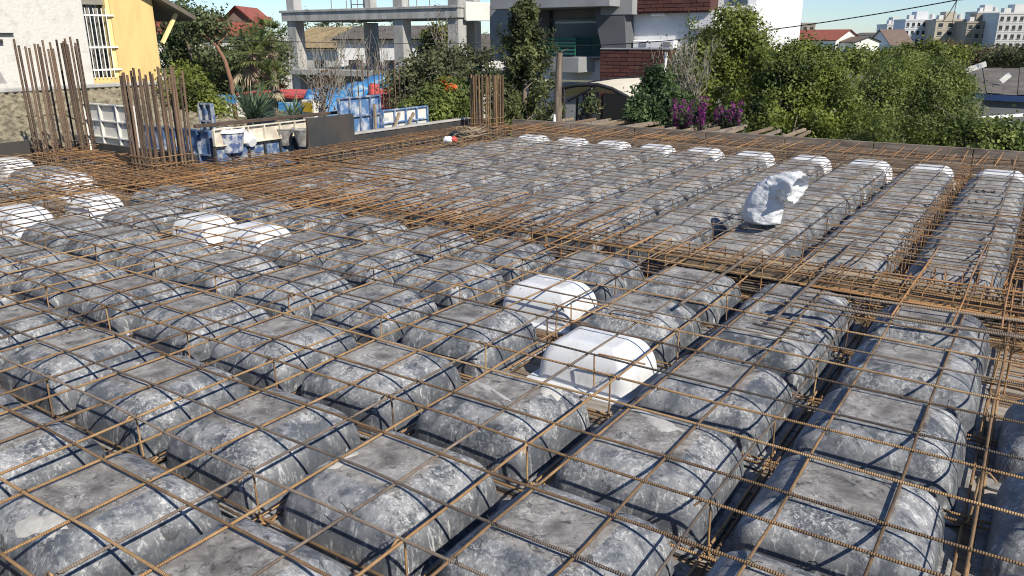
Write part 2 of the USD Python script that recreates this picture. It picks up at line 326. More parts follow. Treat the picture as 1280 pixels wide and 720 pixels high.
def leaf_look(name, dark, light, scale=1.3, rough=0.55, trans=0.3):
    dark, light = np.array(dark), np.array(light)
    usdkit.material(stage, LK + name, {
        'g': ('geometry', {}), 'n': ('noise_texture', {'scale': scale, 'detail': 3.0}),
        'm': ('math', {'math_type': 'multiply_add', 'value2': 0.55}), 'h': ('math', {'math_type': 'multiply_add', 'value2': 1.3, 'value3': -0.42}),
        'r': ('rgb_ramp', {'ramp': [(0.0, tuple(dark)), (0.75, tuple(light)), (1.0, tuple(light * 1.25))]}),
        'p': ('principled_bsdf', {'roughness': rough, 'specular_ior_level': 0.4}), 't': ('translucent_bsdf', {}), 'mx': ('mix_closure', {'fac': trans + 0.1})},
        [('g.position', 'n.vector'), ('n.fac', 'h.value1'), ('g.random_per_island', 'm.value1'), ('h.value', 'm.value3'), ('m.value', 'r.fac'), ('r.color', 'p.base_color'), ('r.color', 't.color'),
         ('p.BSDF', 'mx.closure1'), ('t.BSDF', 'mx.closure2')], surface='mx.closure')
leaf_look('leaf_yellowgreen', (0.05, 0.068, 0.014), (0.36, 0.41, 0.08))
leaf_look('leaf_green', (0.028, 0.048, 0.013), (0.36, 0.42, 0.075))
leaf_look('leaf_bush', (0.036, 0.058, 0.017), (0.35, 0.42, 0.10))
leaf_look('leaf_dark', (0.034, 0.048, 0.024), (0.25, 0.30, 0.12))
leaf_look('leaf_bluegreen', (0.025, 0.05, 0.022), (0.18, 0.26, 0.09))
leaf_look('leaf_olive', (0.05, 0.06, 0.028), (0.27, 0.28, 0.13))
leaf_look('leaf_conifer', (0.045, 0.058, 0.024), (0.29, 0.32, 0.115))
leaf_look('leaf_palm', (0.06, 0.085, 0.03), (0.34, 0.40, 0.13))
leaf_look('leaf_agave', (0.05, 0.08, 0.05), (0.26, 0.36, 0.20), trans=0.15)
leaf_look('leaf_dry', (0.09, 0.07, 0.04), (0.26, 0.20, 0.10))
leaf_look('leaf_brown', (0.06, 0.035, 0.02), (0.20, 0.11, 0.05))
leaf_look('petal_purple', (0.16, 0.02, 0.14), (0.46, 0.07, 0.38), scale=4)
leaf_look('petal_orange', (0.60, 0.10, 0.02), (0.80, 0.22, 0.04), scale=4)

# ================================================================== SETTING: ground and formwork deck
GZ = -2.6
g = obj('ground', MB().grid(np.array([[[x, y, GZ] for x in np.linspace(-1500, 1500, 31)] for y in np.linspace(-400, 2600, 31)])).arr(), 'ground_dirt'); tag(g, kind='structure')

ZB = 0.285                                   # centre of the lower top bars
deck = UsdGeom.Xform.Define(stage, '/World/formwork_deck').GetPrim(); tag(deck, 'timber formwork boards lying under the domes and bars', None, None, 'structure')
USED['/World/formwork_deck'] = 1
yy = 0.1; k = 0
while yy < 13.35:
    w = 0.115
    x0 = -13.0 if yy < 6.7 else -9.8
    cut = x0 + (0.35 + 0.3 * ((k * 37) % 10) / 10) * (1.9 - x0)
    if 5.58 < yy < 6.08: yy += w; k += 1; continue          # the beam is a deep trough here
    for a, b in ((x0, cut - 0.004), (cut + 0.004, 1.9)):
        dz = 0.003 * rng.random()
        obj('plank', MB().box((a, yy, -0.028), (b, yy + w - 0.009, -dz), 0.003), ('plank_wood', 'plank_wood_grey', 'plank_wood_brown', 'plank_wood')[int(rng.integers(4))], deck)
    yy += w; k += 1
for k, y in enumerate((5.60, 5.72, 5.84, 5.96)):
    obj('plank', MB().box((-13.0 + .03 * k, y, -0.30), (1.9, y + 0.112, -0.275), 0.003), 'plank_wood_brown', deck)
for y in (5.562, 6.112): obj('trough_side', MB().box((-13.0, y - .012, -0.27), (1.9, y + .012, -0.032), 0.003), 'plank_wood_brown', deck)
# timber joists that carry the boards, and the edge of the floor below
for i, x in enumerate(np.arange(-12.7, 1.9, 0.6)):
    [obj('joist', MB().box((x, y0_, -0.13), (x + 0.07, y1_, -0.03), 0.003), 'plank_wood_brown', deck) for y0_, y1_ in ((0.1, 5.54), (6.13, 6.7 if x < -9.7 else 13.3))]

# ================================================================== domes
def rr(hx, hy, rc, n=7):
    pts = []
    for cx, cy, a0 in ((hx - rc, hy - rc, 0), (-hx + rc, hy - rc, 90), (-hx + rc, -hy + rc, 180), (hx - rc, -hy + rc, 270)):
        for a in np.linspace(a0, a0 + 90, n):
            pts.append((cx + rc * math.cos(math.radians(a)), cy + rc * math.sin(math.radians(a))))
    return np.array(pts)
DH = 0.268
def dome_mesh(seed, sy=1.0, sx=1.0):
    lv = []                                   # half-size, corner radius, z
    lv += [(0.346, 0.085, 0.016), (0.343, 0.088, 0.026)]
    for t in np.linspace(0, 74, 12):
        c, s_ = math.cos(math.radians(t)), math.sin(math.radians(t))
        h = 0.1115 + 0.2265 * c ** 0.92; z = 0.055 + (DH - 0.055) * (s_ / math.sin(math.radians(74))) ** 0.95
        lv.append((h, 0.09 - 0.055 * (t / 90), z))
    lv += [(0.174, 0.033, DH + 0.0006), (0.166, 0.03, DH + 0.0008), (0.135, 0.03, DH + 0.0008), (0.078, 0.07, DH), (0.070, 0.065, DH + 0.0008), (0.062, 0.057, DH + 0.0006), (0.052, 0.05, DH - 0.0012), (0.03, 0.028, DH - 0.0016)]
    n = 28; V = []; F = []
    for h, rc, z in lv:
        P = rr(h, h, min(rc, h * 0.95)); V.append(np.column_stack([P, np.full(n, z)]))
    V = np.vstack(V)
    V = V + 0.012 * (np.stack([meshkit.fbm(V * 6, 3, seed + 9 * c_) for c_ in range(3)], -1) - 0.5)
    for i in range(len(lv) - 1):
        for j in range(n):
            F.append([i * n + j, i * n + (j + 1) % n, (i + 1) * n + (j + 1) % n, (i + 1) * n + j])
    V[:, 1] *= sy; V[:, 0] *= sx
    top = (len(lv) - 1) * n
    F = np.array(F); T = np.vstack([F[:, [0, 1, 2]], F[:, [0, 2, 3]], np.array([[top, top + j, top + j + 1] for j in range(1, n - 1)])])
    return V, T
def flange_mesh(ox=.384, oy=.384, ix=.338, iy=.338):
    V = []; n = 28
    for hx_, hy_, rc, z in ((ox, oy, 0.05, 0.002), (ox, oy, 0.05, 0.012), (ox - .006, oy - .006, 0.05, 0.016), (ix, iy, 0.08, 0.020)):
        P = rr(hx_, hy_, rc); V.append(np.column_stack([P, np.full(n, z)]))
    F = [[i * n + j, i * n + (j + 1) % n, (i + 1) * n + (j + 1) % n, (i + 1) * n + j] for i in range(3) for j in range(n)]
    return np.vstack(V), np.array(F)
COLX = {c: v for c, v in zip('ABCDEFGHIJKL', [0.41] + [-0.4 - 0.803 * k for k in range(11)])}
protos = {}
def put_dome(x, y, white, label, group):
    variant = int(rng.integers(4)); key = (white, variant, 'far' in group)
    rot = math.radians(rng.normal(0, 0.7)) + math.pi / (1 if white else 2) * int(rng.integers(4))
    loc = (x + rng.normal(0, 0.008), y + rng.normal(0, 0.010), 0.0)
    nm = 'white_void_dome' if white else 'grey_void_dome'
    if key not in protos:
        t = thing(nm, label, 'void dome', loc, rot, group)
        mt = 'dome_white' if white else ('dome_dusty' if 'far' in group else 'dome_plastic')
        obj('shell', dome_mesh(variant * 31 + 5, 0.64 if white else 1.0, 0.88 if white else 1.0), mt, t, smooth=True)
        obj('flange', flange_mesh(.355, .275, .346 * .88 - .012, .346 * .64 - .012) if white else flange_mesh(), mt, t, smooth=40)
        protos[key] = t; return t
    return dup(protos[key], nm, loc, rot, label, group)
NEARY = [5.24, 4.48, 3.68, 2.88, 2.08, 1.28, 0.5]
FARY = [6.58 + 0.78 * k for k in range(8)]
WHITE = {('E', 1), ('D', 2), ('J', 1), ('I', 1), ('L', 1), ('L', 2)}
DOMES = []
for ci, c in enumerate('ABCDEFGHIJKL'):
    for j, y in enumerate(NEARY):
        if c == 'A' and j < 2: continue       # these are missing in the photograph: bare boards there
        d = (np.array([COLX[c], y, 0.15]) - CAM); zc = d @ FW
        if zc < 0.3: continue
        px, py = 640 + FOC * (d @ RT) / zc, 360 - FOC * (d @ UP) / zc
        if px < -260 or px > 1560 or py > 1060: continue
        w = (c, j) in WHITE
        put_dome(COLX[c] + (0.05 if w else 0) - (0.42 if w and c == 'L' else 0), y + (0.11 if w else 0) + (0.40 if c == 'A' else 0), w, f"{'clean white' if w else 'scuffed grey'} dome this side of beam, {ordinal(ci + 1)} row from right, {ordinal(j + 1 - (2 if c == 'A' else 0))} from beam",
                 'void domes in the near half of the slab')
        DOMES.append((COLX[c], y))
for ci, c in enumerate('ABCDEFGHIJK'):
    for j, y in enumerate(FARY):
        w = j == len(FARY) - 1
        d = (np.array([COLX[c], y, 0.15]) - CAM); zc = d @ FW
        if 640 + FOC * (d @ RT) / zc > 1420: continue
        put_dome(COLX[c], y - (0.07 if w else 0), w, f"{'white' if w else 'grey'} dome beyond the beam, {ordinal(ci + 1)} row from right, {ordinal(j + 1)} from beam",
                 'void domes in the far half of the slab')
        DOMES.append((COLX[c], y))
for n_, (x, y, w) in enumerate([(-10.45, 5.18, True), (-11.25, 5.18, False), (-12.6, 5.42, True), (-10.45, 4.38, False), (-11.25, 4.38, False)]):
    put_dome(x, y, w, f"{'white' if w else 'grey'} dome in the left bay before the rusty column bars, {['right', 'middle', 'left', 'near right', 'near middle'][n_]} one", 'void domes in the left bay')
    DOMES.append((x, y))

# ================================================================== reinforcing bars
def bar_line(p, q, r, n=8, wob=0.010, step=0.45, zwob=0.004):
    p, q = np.array(p, float), np.array(q, float); L = np.linalg.norm(q - p); k = max(3, int(L / step))
    t = np.linspace(0, 1, k)[:, None]; P = p + t * (q - p)
    s = rng.normal(0, 1, (k, 3)); s = (s + np.roll(s, 1, 0)) / 2
    P[:, :2] += s[:, :2] * wob * np.array([abs(q - p)[1] > abs(q - p)[0], abs(q - p)[0] >= abs(q - p)[1]])
    P[:, 2] += s[:, 2] * zwob
    return MB().tube(P, r, n)
R1 = 0.0060
YB = [1.10, 1.41, 1.695, 1.917, 2.21, 2.48, 2.695, 3.02, 3.28, 3.49, 3.82, 4.06, 4.29, 4.60, 4.87, 5.08, 5.40, 5.62]
YB = [0.88] + YB
for i, y in enumerate(YB):
    n_ = len(YB) - i
    x0 = -12.9 if y > 3.3 else -9.6
    o = obj('rebar', bar_line((x0 + rng.uniform(0, .1), y + rng.normal(0, .012), ZB + 0.0105), (1.75, y + rng.normal(0, .012), ZB + 0.0105), R1), ['rust_x', 'rust_x', 'steel_x'][int(rng.integers(3))], smooth=True)
    tag(o, f'thin ribbed bar lying left to right over the near domes, {ordinal(n_)} counted from beam', 'rebar', 'top bars lying left to right over the near domes')
XO = [0.01, -0.25, -0.565]
xb = [v - 0.803 * k for k in range(17) for v in XO]
for i, x in enumerate(xb):
    if x < -12.8: continue
    y0 = 0.35 + 0.35 * max(0, -x - 4); y0 = min(y0, 4.0)
    o = obj('rebar', bar_line((x + rng.normal(0, .012), y0 + rng.uniform(0, .2), ZB), (x + rng.normal(0, .015), 6.55 + rng.uniform(-.15, .35) if x > -9.7 else 6.6, ZB), R1), ['rust_y', 'rust_y', 'steel_y', 'rust_y'][int(rng.integers(4))], smooth=True)
    tag(o, f'thin rusty bar running away from camera over near domes, {ordinal(i + 1)} counted from right edge', 'rebar', 'top bars running away from the camera over the near domes')
for i, x in enumerate(xb):
    if x < -9.6: continue
    x += rng.normal(0, .02)
    o = obj('rebar', bar_line((x + 0.016, 5.5 + rng.uniform(-.2, .2), ZB + 0.002), (x + 0.01, 13.2 + rng.uniform(-.1, .25), ZB), R1 * 0.8), ['steel_y', 'rust_y'][i % 2], smooth=True)
    tag(o, f'thin rusty bar running away over the far domes, {ordinal(i + 1)} counted from right edge', 'rebar', 'top bars running away from the camera over the far domes')
YF = list(np.arange(6.34, 12.5, 0.262)); YF = [y + rng.normal(0, .02) for y in YF]
for i, y in enumerate(YF):
    o = obj('rebar', bar_line((-9.5 + rng.uniform(-.1, .1), y, ZB + 0.0105), (1.75, y + rng.normal(0, .02), ZB + 0.0105), R1 * 0.78), ['rust_x', 'steel_x', 'steel_x'][i % 3], smooth=True)
    tag(o, f'thin rusty bar lying left to right over far domes, {ordinal(i + 1)} behind the beam', 'rebar', 'top bars lying left to right over the far domes')
for i, y in enumerate(np.arange(6.45, 9.0, 0.24)):            # closer bars over the right-hand rows
    o = obj('rebar', bar_line((-1.75 + 0.09 * (i % 4) + 0.05 * i, y, ZB + 0.011), (1.7, y, ZB + 0.011), R1 * 0.85), ['rust_x', 'rust_x', 'steel_x'][i % 3], smooth=True)
    tag(o, f'short extra bar over the right-hand far rows, {ordinal(i + 1)} behind the beam', 'rebar', 'short extra bars over the right-hand far rows')
# thick bars lying over the beam
for (a, b, lab) in (((984, 287), (838, 378), 'left'), ((1072, 298), (957, 398), 'right')):
    p, q = onz(*a, ZB + 0.035), onz(*b, ZB + 0.035)
    q[0] = p[0] + rng.normal(0, .01)
    o = obj('thick_rebar', bar_line(p, q, 0.011, 10, 0.002), 'steel_y', smooth=True); tag(o, f'thick straight tan bar crossing over the central beam, {lab} of the pair', 'rebar')
for n_, (a, b) in enumerate([((1003, 363), (1290, 403)), ((982, 376), (1290, 424))]):
    o = obj('thick_ribbed_rebar', bar_line(onz(*a, ZB + 0.028), onz(*b, ZB + 0.028), 0.0095, 10, 0.001, zwob=0.001), 'steel_x', smooth=True)
    tag(o, f"thick dark ribbed bar lying over the last near dome beside the beam, {('farther', 'nearer')[n_]} one", 'rebar')
for n_, (a, b) in enumerate([((950, 401), (1020, 414)), ((941, 404), (1012, 419))]):
    o = obj('loose_rebar', bar_line(onz(*a, ZB + 0.022), onz(*b, ZB + 0.022), 0.006, 8, 0.001, zwob=0.001), 'steel_x', smooth=True)
    tag(o, f"short loose grey bar end lying on a near dome, {('farther', 'nearer')[n_]} of two", 'rebar')

# bottom bars in the ribs between the domes
ribx = [0.01 - 0.803 * k for k in range(12)]
for i, x in enumerate(ribx):
    for y0, y1, wh in ((0.35 + (0.35 * max(0, -x - 4)), 6.3, 'near'), (5.6, 13.0, 'far')):
        if wh == 'near': y0 = min(y0, 3.9)
        for s in (-1, 1):
            o = obj('bottom_rebar', bar_line((x + 0.022 * s, y0, 0.045), (x + 0.022 * s, y1, 0.045), 0.006, 6, 0.004), 'rust_y', smooth=True)
            tag(o, f"low {('left' if s < 0 else 'right')} bar in {wh} gap between dome rows, {ordinal(i + 1)} gap from right", 'rebar', 'bottom bars in the gaps running away from the camera')
riby = [0.89 + 0.798 * k for k in range(6)]
ribf = [6.97 + 0.78 * k for k in range(7)]
for i, y in enumerate(riby):
    for s in (-1, 1):
        o = obj('bottom_rebar', bar_line((-9.6 if y > 2.4 else -6.5, y + 0.022 * s, 0.058), (1.7, y + 0.022 * s, 0.058), 0.006, 6, 0.004), 'rust_x', smooth=True)
        tag(o, f"low {('near' if s < 0 else 'far')} bar in gap across near rows, {ordinal(6 - i)} gap from beam", 'rebar', 'bottom bars in the gaps lying left to right')
for i, y in enumerate(ribf):
    o = obj('bottom_rebar', bar_line((-9.2, y, 0.058), (1.7, y, 0.058), 0.006, 6, 0.004), 'rust_x', smooth=True)
    tag(o, f'low bar in gap across far rows, {ordinal(i + 1)} gap behind beam', 'rebar', 'bottom bars in the gaps lying left to right')

# ties standing at the crossings of the ribs
def tie_proto(loc, rot, label, group):
    t = thing('rib_tie', label, 'rebar tie', loc, rot, group)
    P = [(-0.05, 0, ZB - 0.022), (-0.02, 0, ZB + 0.008), (0.0, 0, ZB + 0.006), (0.010, 0, ZB - 0.02), (0.012, 0.002, 0.16), (0.016, 0.0, 0.07), (0.028, 0, 0.038), (0.06, 0, 0.034), (0.085, 0, 0.05)]
    obj('leg', MB().tube(np.array(P), 0.0046, 6), 'rust_plain', t, smooth=True)
    kn = [(0.014 * math.cos(a), 0.014 * math.sin(a), ZB + 0.005 + 0.009 * math.sin(2 * a + 0.6)) for a in np.linspace(0, 6.9, 12)]
    kn += [(0.03, 0.012, ZB + 0.016), (0.042, 0.02, ZB + 0.018)]
    obj('wire_knot', MB().tube(np.array(kn), 0.0015, 4), 'wire_dark', t)
    return t
TP = None
for i, x in enumerate(ribx):
    for grp, rows in (('near', riby), ('far', ribf)):
        for j, y in enumerate(rows):
            d = (np.array([x, y, 0.25]) - CAM); zc = d @ FW
            if zc < 0.3: continue
            px, py = 640 + FOC * (d @ RT) / zc, 360 - FOC * (d @ UP) / zc
            if px < -60 or px > 1340 or py > 800: continue
            lab = f"bent rusty tie between {grp} domes, {ordinal(i + 1)} gap from right, {ordinal(6 - j if grp == 'near' else j + 1)} from beam"; gp = f'ties at the rib crossings of the {grp} half'
            loc = (x + rng.normal(0, .012), y + rng.normal(0, .012), 0); rot = rng.uniform(0, 6.28) if grp == 'far' else rng.choice([0, math.pi / 2, math.pi, -math.pi / 2]) + rng.normal(0, .2)
            if TP is None: TP = tie_proto(loc, rot, lab, gp)
            else: dup(TP, 'rib_tie', loc, rot, lab, gp)
# little hooks on the open joint beside the white domes
for n_, (a, h) in enumerate([((684, 394), 0.2), ((764, 386), 0.2), ((743, 441), 0.2), ((714, 374), 0.22)]):
    p = onz(*a, ZB)
    P = np.array([(p[0] + 0.30, p[1] + 0.004, ZB + 0.002), (p[0] + 0.03, p[1], ZB), (p[0], p[1], ZB - 0.02), (p[0] + 0.004, p[1], ZB - h)])
    o = obj('hooked_rebar', MB().tube(P, 0.0048, 6), 'rust_plain', smooth=True)
    tag(o, f"hooked bar end bent down beside the white domes, {ordinal(n_ + 1)} from the left" if n_ != 3 else 'bent bar end reaching down the face of the rear white dome', 'rebar')

# beams: closed stirrups with the long bars that run through them
def stirrup_loop(w, z0, z1, r=0.0042):
    c = 0.022; P = []
    for cx, cz, a0 in ((w / 2 - c, z1 - c, 0), (-w / 2 + c, z1 - c, 90), (-w / 2 + c, z0 + c, 180), (w / 2 - c, z0 + c, 270)):
        for a in np.linspace(a0, a0 + 90, 4): P.append((0, cx + c * math.cos(math.radians(a)), cz + c * math.sin(math.radians(a))))
    P.append(P[0]); P.append((0.008, w / 2 - 0.06, z1 - 0.07))
    return MB().tube(np.array(P), r, 6)
def stirrups(key, axis, fixed, w, a, b, step, label, group, z0=0.04, z1=ZB + 0.012):
    pr = None
    n = int((b - a) / step)
    for i in range(n + 1):
        t = a + i * step + rng.normal(0, .012); rz = rng.normal(0, .03)
        loc, rot = ((t, fixed, 0), rz) if axis == 'x' else ((fixed, t, 0), math.pi / 2 + rz)
        lab = f'{label}, {ordinal(i + 1)} from the ' + ('left end' if axis == 'x' else 'near end')
        if pr is None:
            pr = thing('beam_stirrup', lab, 'rebar stirrup', loc, rot, group); obj('loop', stirrup_loop(w, z0, z1), 'rust_far', pr, smooth=True)
        else: dup(pr, 'beam_stirrup', loc, rot, lab)
stirrups('c', 'x', 5.86, 0.50, -9.0, 1.5, 0.155, 'rusty square stirrup of the central beam', 'stirrups of the central beam', z0=-0.22)
stirrups('l', 'y', -9.25, 0.66, 2.9, 13.0, 0.15, 'rusty square stirrup of the beam along the left side', 'stirrups of the left side beam')
stirrups('b', 'x', 12.78, 0.62, -8.7, 1.4, 0.15, 'rusty square stirrup of the beam along the back edge', 'stirrups of the back edge beam')
stirrups('w', 'x', 6.15, 0.66, -12.6, -9.8, 0.14, 'rusty square stirrup of the left bay end beam', 'stirrups of the left bay end beam')
stirrups('r', 'y', 0.03, 0.17, 6.4, 12.3, 0.16, 'rusty stirrup in the right-hand rib beyond the beam', 'stirrups in the right-hand far rib')
stirrups('n', 'y', 0.22, 0.34, 4.75, 5.6, 0.13, 'rusty stirrup at the right edge just before the central beam', 'stirrups at the right edge before the central beam')
stirrups('q', 'y', -0.80, 0.10, 6.5, 12.3, 0.22, 'narrow rusty stirrup in the second far rib', 'stirrups in the second far rib')
stirrups('v', 'x', 6.25, 0.22, -0.5, 1.5, 0.09, 'crowded small stirrup at the right end of the central beam', 'crowded stirrups at the right end of the central beam')
def longs(axis, fixed, w, a, b, label, n_top=4, zz=None):
    k = 0
    lay = [(f, ZB - 0.006) for f in np.linspace(-w / 2 + 0.02, w / 2 - 0.02, n_top)] + [(f, 0.055) for f in np.linspace(-w / 2 + 0.03, w / 2 - 0.03, 3)] + [(-w / 2 + 0.008, 0.17), (w / 2 - 0.008, 0.17)]
    for o_, z in lay:
        p, q = ((a, fixed + o_, z), (b, fixed + o_, z)) if axis == 'x' else ((fixed + o_, a, z), (fixed + o_, b, z))
        k += 1
        o = obj('beam_rebar', bar_line(p, q, 0.0075, 7, 0.01, 0.6, 0.006), ['rust_x', 'steel_x'][k % 2] if axis == 'x' else ['rust_y', 'steel_y'][k % 2], smooth=True)
        where = 'upper' if z > 0.2 else ('lower' if z < 0.1 else 'side')
        tag(o, f'{where} long bar inside the stirrups of the {label}, {ordinal(k)} in the cage', 'rebar', f'long bars of the {label}')
longs('x', 5.86, 0.48, -9.6, 1.6, 'central beam', 5)
longs('y', -9.25, 0.64, 2.6, 13.1, 'left side beam', 6)
longs('x', 12.78, 0.60, -9.4, 1.5, 'back edge beam', 5)
longs('x', 6.15, 0.62, -12.8, -9.5, 'left bay end beam', 5)
for k in range(10):                          # the many lapped bars on top of the beams at left
    y = 6.3 + 0.15 * k + rng.normal(0, .02)
    o = obj('lapped_rebar', bar_line((-10.1 + rng.uniform(-.1, .5), y, ZB + 0.02), (-6.6 + rng.uniform(-.6, .9), y + rng.normal(0, .06), ZB + 0.024), 0.0055, 6, 0.01), 'rust_far', smooth=True)
    tag(o, f'lapped rusty bar from the left beam onto the far domes, {ordinal(k + 1)} from the central beam', 'rebar', 'lapped bars from the left beam onto the far domes')
for k in range(34):
    x = -8.7 + 0.165 * k + rng.normal(0, .02)
    o = obj('lapped_rebar', bar_line((x, 5.2 + rng.uniform(-.2, .2), ZB + 0.018), (x + rng.normal(0, .05), 6.7 + rng.uniform(-.2, .5), ZB + 0.02), 0.0055, 6, 0.008), 'rust_far', smooth=True)
    tag(o, f'short rusty bar lapped over the central beam, {ordinal(k + 1)} from the left end', 'rebar', 'short bars lapped over the central beam')
for k in range(40):                          # bars that stick out over the back edge
    x = -8.6 + 0.22 * k + rng.normal(0, .03)
    o = obj('edge_rebar', bar_line((x, 12.15 + rng.uniform(-.2, .1), ZB + 0.016), (x + rng.normal(0, .04), 13.28 + rng.uniform(-.05, .12), ZB + 0.05), 0.0052, 6, 0.006), 'rust_far', smooth=True)
    tag(o, f'short bar end over the back edge beam, {ordinal(k + 1)} from the left', 'rebar', 'short bars over the back edge beam')
for k in range(16):
    y = 4.3 + 0.14 * k
    o = obj('lapped_rebar', bar_line((-10.6 + rng.uniform(-.1, .1), y, ZB + 0.02), (-8.3 + rng.uniform(-.2, .2), y + rng.normal(0, .03), ZB + 0.02), 0.0055, 6, 0.008), 'rust_far', smooth=True)
    tag(o, f'short bar lapped over the left side beam, {ordinal(k + 1)} from the near end', 'rebar', 'short bars lapped over the left side beam')
for k in range(7):
    x = -0.6 + 0.30 * k + rng.normal(0, .02)
    o = obj('lapped_rebar', bar_line((x, 5.0 + rng.uniform(-.15, .15), ZB + 0.022), (x + rng.normal(0, .03), 7.0 + rng.uniform(-.3, .5), ZB + 0.026), 0.006, 6, 0.01), 'rust_far', smooth=True)
    tag(o, f'orange bar lapped over the right end of the central beam, {ordinal(k + 1)} from the left', 'rebar', 'bars lapped over the right end of the central beam')
for k in range(8):
    y = 5.35 + 0.10 * k + rng.normal(0, .015)
    o = obj('crossing_rebar', bar_line((-1.0 + rng.uniform(-.5, .3), y, ZB + 0.016 - 0.1 * (k % 3 == 1)), (1.7, y + rng.normal(0, .02), ZB + 0.018 - 0.1 * (k % 3 == 1)), 0.0065, 6, 0.01), ['rust_far', 'rust_x'][k % 2], smooth=True)
    tag(o, f'orange bar running to the right edge along the central beam, {ordinal(k + 1)} from the near side', 'rebar', 'bars running to the right edge along the central beam')
# brown timber lying in the far side of the central beam
t = thing('beam_board', 'weathered brown board lying along the far side of the central beam', 'board')
obj('board', MB().box((-2.6, 6.10, 0.17), (-0.05, 6.265, 0.205), 0.004), 'beam_board_wood', t)
obj('batten', MB().box((-2.6, 6.075, 0.08), (-0.05, 6.098, 0.20), 0.004), 'beam_board_wood', t)

# crumbs of cement in the ribs and on the domes
cr = MB()
ico = trimesh.creation.icosphere(subdivisions=0)
for k in range(520):
    if k % 3:
        x, y, z = rng.uniform(-9, 0.9), rng.uniform(0.9, 6.3), 0.004
        if any(abs(x - a) < 0.38 and abs(y - b) < 0.38 for a, b in DOMES): continue
    else:
        a, b = DOMES[int(rng.integers(len(DOMES)))]; x, y, z = a + rng.uniform(-.13, .13), b + rng.uniform(-.13, .13), DH + 0.001
    s = rng.uniform(0.003, 0.012) if k % 3 else rng.uniform(0.002, 0.005)
    cr.add(np.array(ico.vertices) * s * rng.uniform(0.5, 1.3, (12, 3)) + (x, y, z + s * 0.3), ico.faces)
tag(obj('cement_crumbs', cr, 'cement_crumb'), 'pale cement crumbs scattered in the gaps and on domes', 'rubble', kind='stuff')

# knots of tie wire at the crossings of the near mat
kw = MB()
for y in YB:
    for x in xb:
        if x < -6.5 or x > 0.9 or rng.random() < .35: continue
        a0 = rng.uniform(0, 6.28); u_ = np.array([math.cos(a0), math.sin(a0), 0]); w_ = np.array([0, 0, 1.0])
        P = np.array([(x, y, ZB + .005) + u_ * .0125 * math.cos(t_) + w_ * .0155 * math.sin(t_) for t_ in np.linspace(0, 6.6, 9)])
        kw.tube(np.vstack([P, P[-1] + u_ * .012 + w_ * .012, P[-1] + u_ * .03 + w_ * rng.uniform(.0, .025)]), 0.0016, 4, False)
tag(obj('wire_ties', kw, 'wire_dark'), 'dark twisted wire ties at crossings of the near bars', 'wire ties', kind='stuff')
# splashes of cement dried on some domes
def splat(cx, cy, ox, oy, a, b, ang, seed, label):
    n, m_ = 30, 6; r_ = np.random.default_rng(seed); ph = r_.uniform(0, 6.28, 5)
    P = np.zeros((m_, n + 1, 3))
    for j in range(n + 1):
        t_ = 2 * math.pi * (j % n) / n; rad = 1 + .28 * math.sin(2 * t_ + ph[0]) + .22 * math.sin(3 * t_ + ph[1]) + .16 * math.sin(5 * t_ + ph[2]) + .10 * math.sin(9 * t_ + ph[3])
        for i in range(m_):
            q = i / (m_ - 1); x_, y_ = a * rad * q * math.cos(t_), b * rad * q * math.sin(t_)
            X_, Y_ = ox + x_ * math.cos(ang) - y_ * math.sin(ang), oy + x_ * math.sin(ang) + y_ * math.cos(ang)
            hh_ = max(abs(X_), abs(Y_)); 
            if hh_ <= .178: z_ = DH + .0008
            else:
                c_ = min(1.0, max(0, (hh_ - .1115) / .2265)) ** (1 / .92); z_ = .055 + (DH - .055) * (math.sqrt(max(0, 1 - c_ * c_)) / math.sin(math.radians(74))) ** .95
            P[i, j] = (cx + X_, cy + Y_, z_ + .0055 * (1 - q ** 3) + .001 - .005 * q ** 3)
    tag(obj('cement_splash', MB().grid(P), 'cement_crumb', smooth=True), label, 'cement splash')
splat(COLX['C'], 2.88, -.02, .12, .13, .05, -.2, 1, 'wide pale cement splash on the back of a grey dome near the white domes')
splat(COLX['D'], 2.88, .20, .14, .06, .10, .3, 2, 'bright white cement splash on the right shoulder of a near dome')
splat(COLX['D'], 2.88, -.06, -.02, .14, .018, -.35, 3, 'thin white cement streak across the dome below the white dome')
splat(COLX['E'], 1.28, .05, -.21, .12, .05, .1, 4, 'pale cement crust on the front shoulder of a lower left dome')
splat(COLX['D'], 2.08, -.2, -.12, .10, .06, .5, 5, 'pale cement crust on the left shoulder of a lower middle dome')
splat(COLX['C'], 4.48, .05, -.12, .14, .03, -.1, 6, 'pale cement streak on a dome right of the white domes')
# column starter bars
def starters(pts, z0, h, hv, label, lean=(0, 0), mat='rust_dark_z', r=0.011, group='column starter bars'):
    t = thing('column_starter_bars', label, 'rebar column', (pts[0][0], pts[0][1], z0), 0, group)
    for (x, y) in pts:
        hh = h + rng.uniform(-hv, hv); dx, dy = x - pts[0][0], y - pts[0][1]
        lx, ly = lean[0] * hh + rng.normal(0, .008), lean[1] * hh + rng.normal(0, .008)
        P = np.array([(dx, dy, -0.2), (dx + .1 * lx, dy + .1 * ly, 0.15), (dx + .5 * lx, dy + .5 * ly, hh * .5), (dx + lx, dy + ly, hh)])
        obj('bar', MB().tube(P, r, 8), mat, t, smooth=True)
    xs, ys = [p[0] - pts[0][0] for p in pts], [p[1] - pts[0][1] for p in pts]
    for z in (0.06, 0.16):
        e = 0.014
        Q = np.array([(min(xs) - e, min(ys) - e, z), (max(xs) + e, min(ys) - e, z), (max(xs) + e, max(ys) + e, z), (min(xs) - e, max(ys) + e, z), (min(xs) - e, min(ys) - e, z + .002)])
        obj('stirrup', MB().tube(Q, 0.005, 6), 'rust_plain', t)
    return t
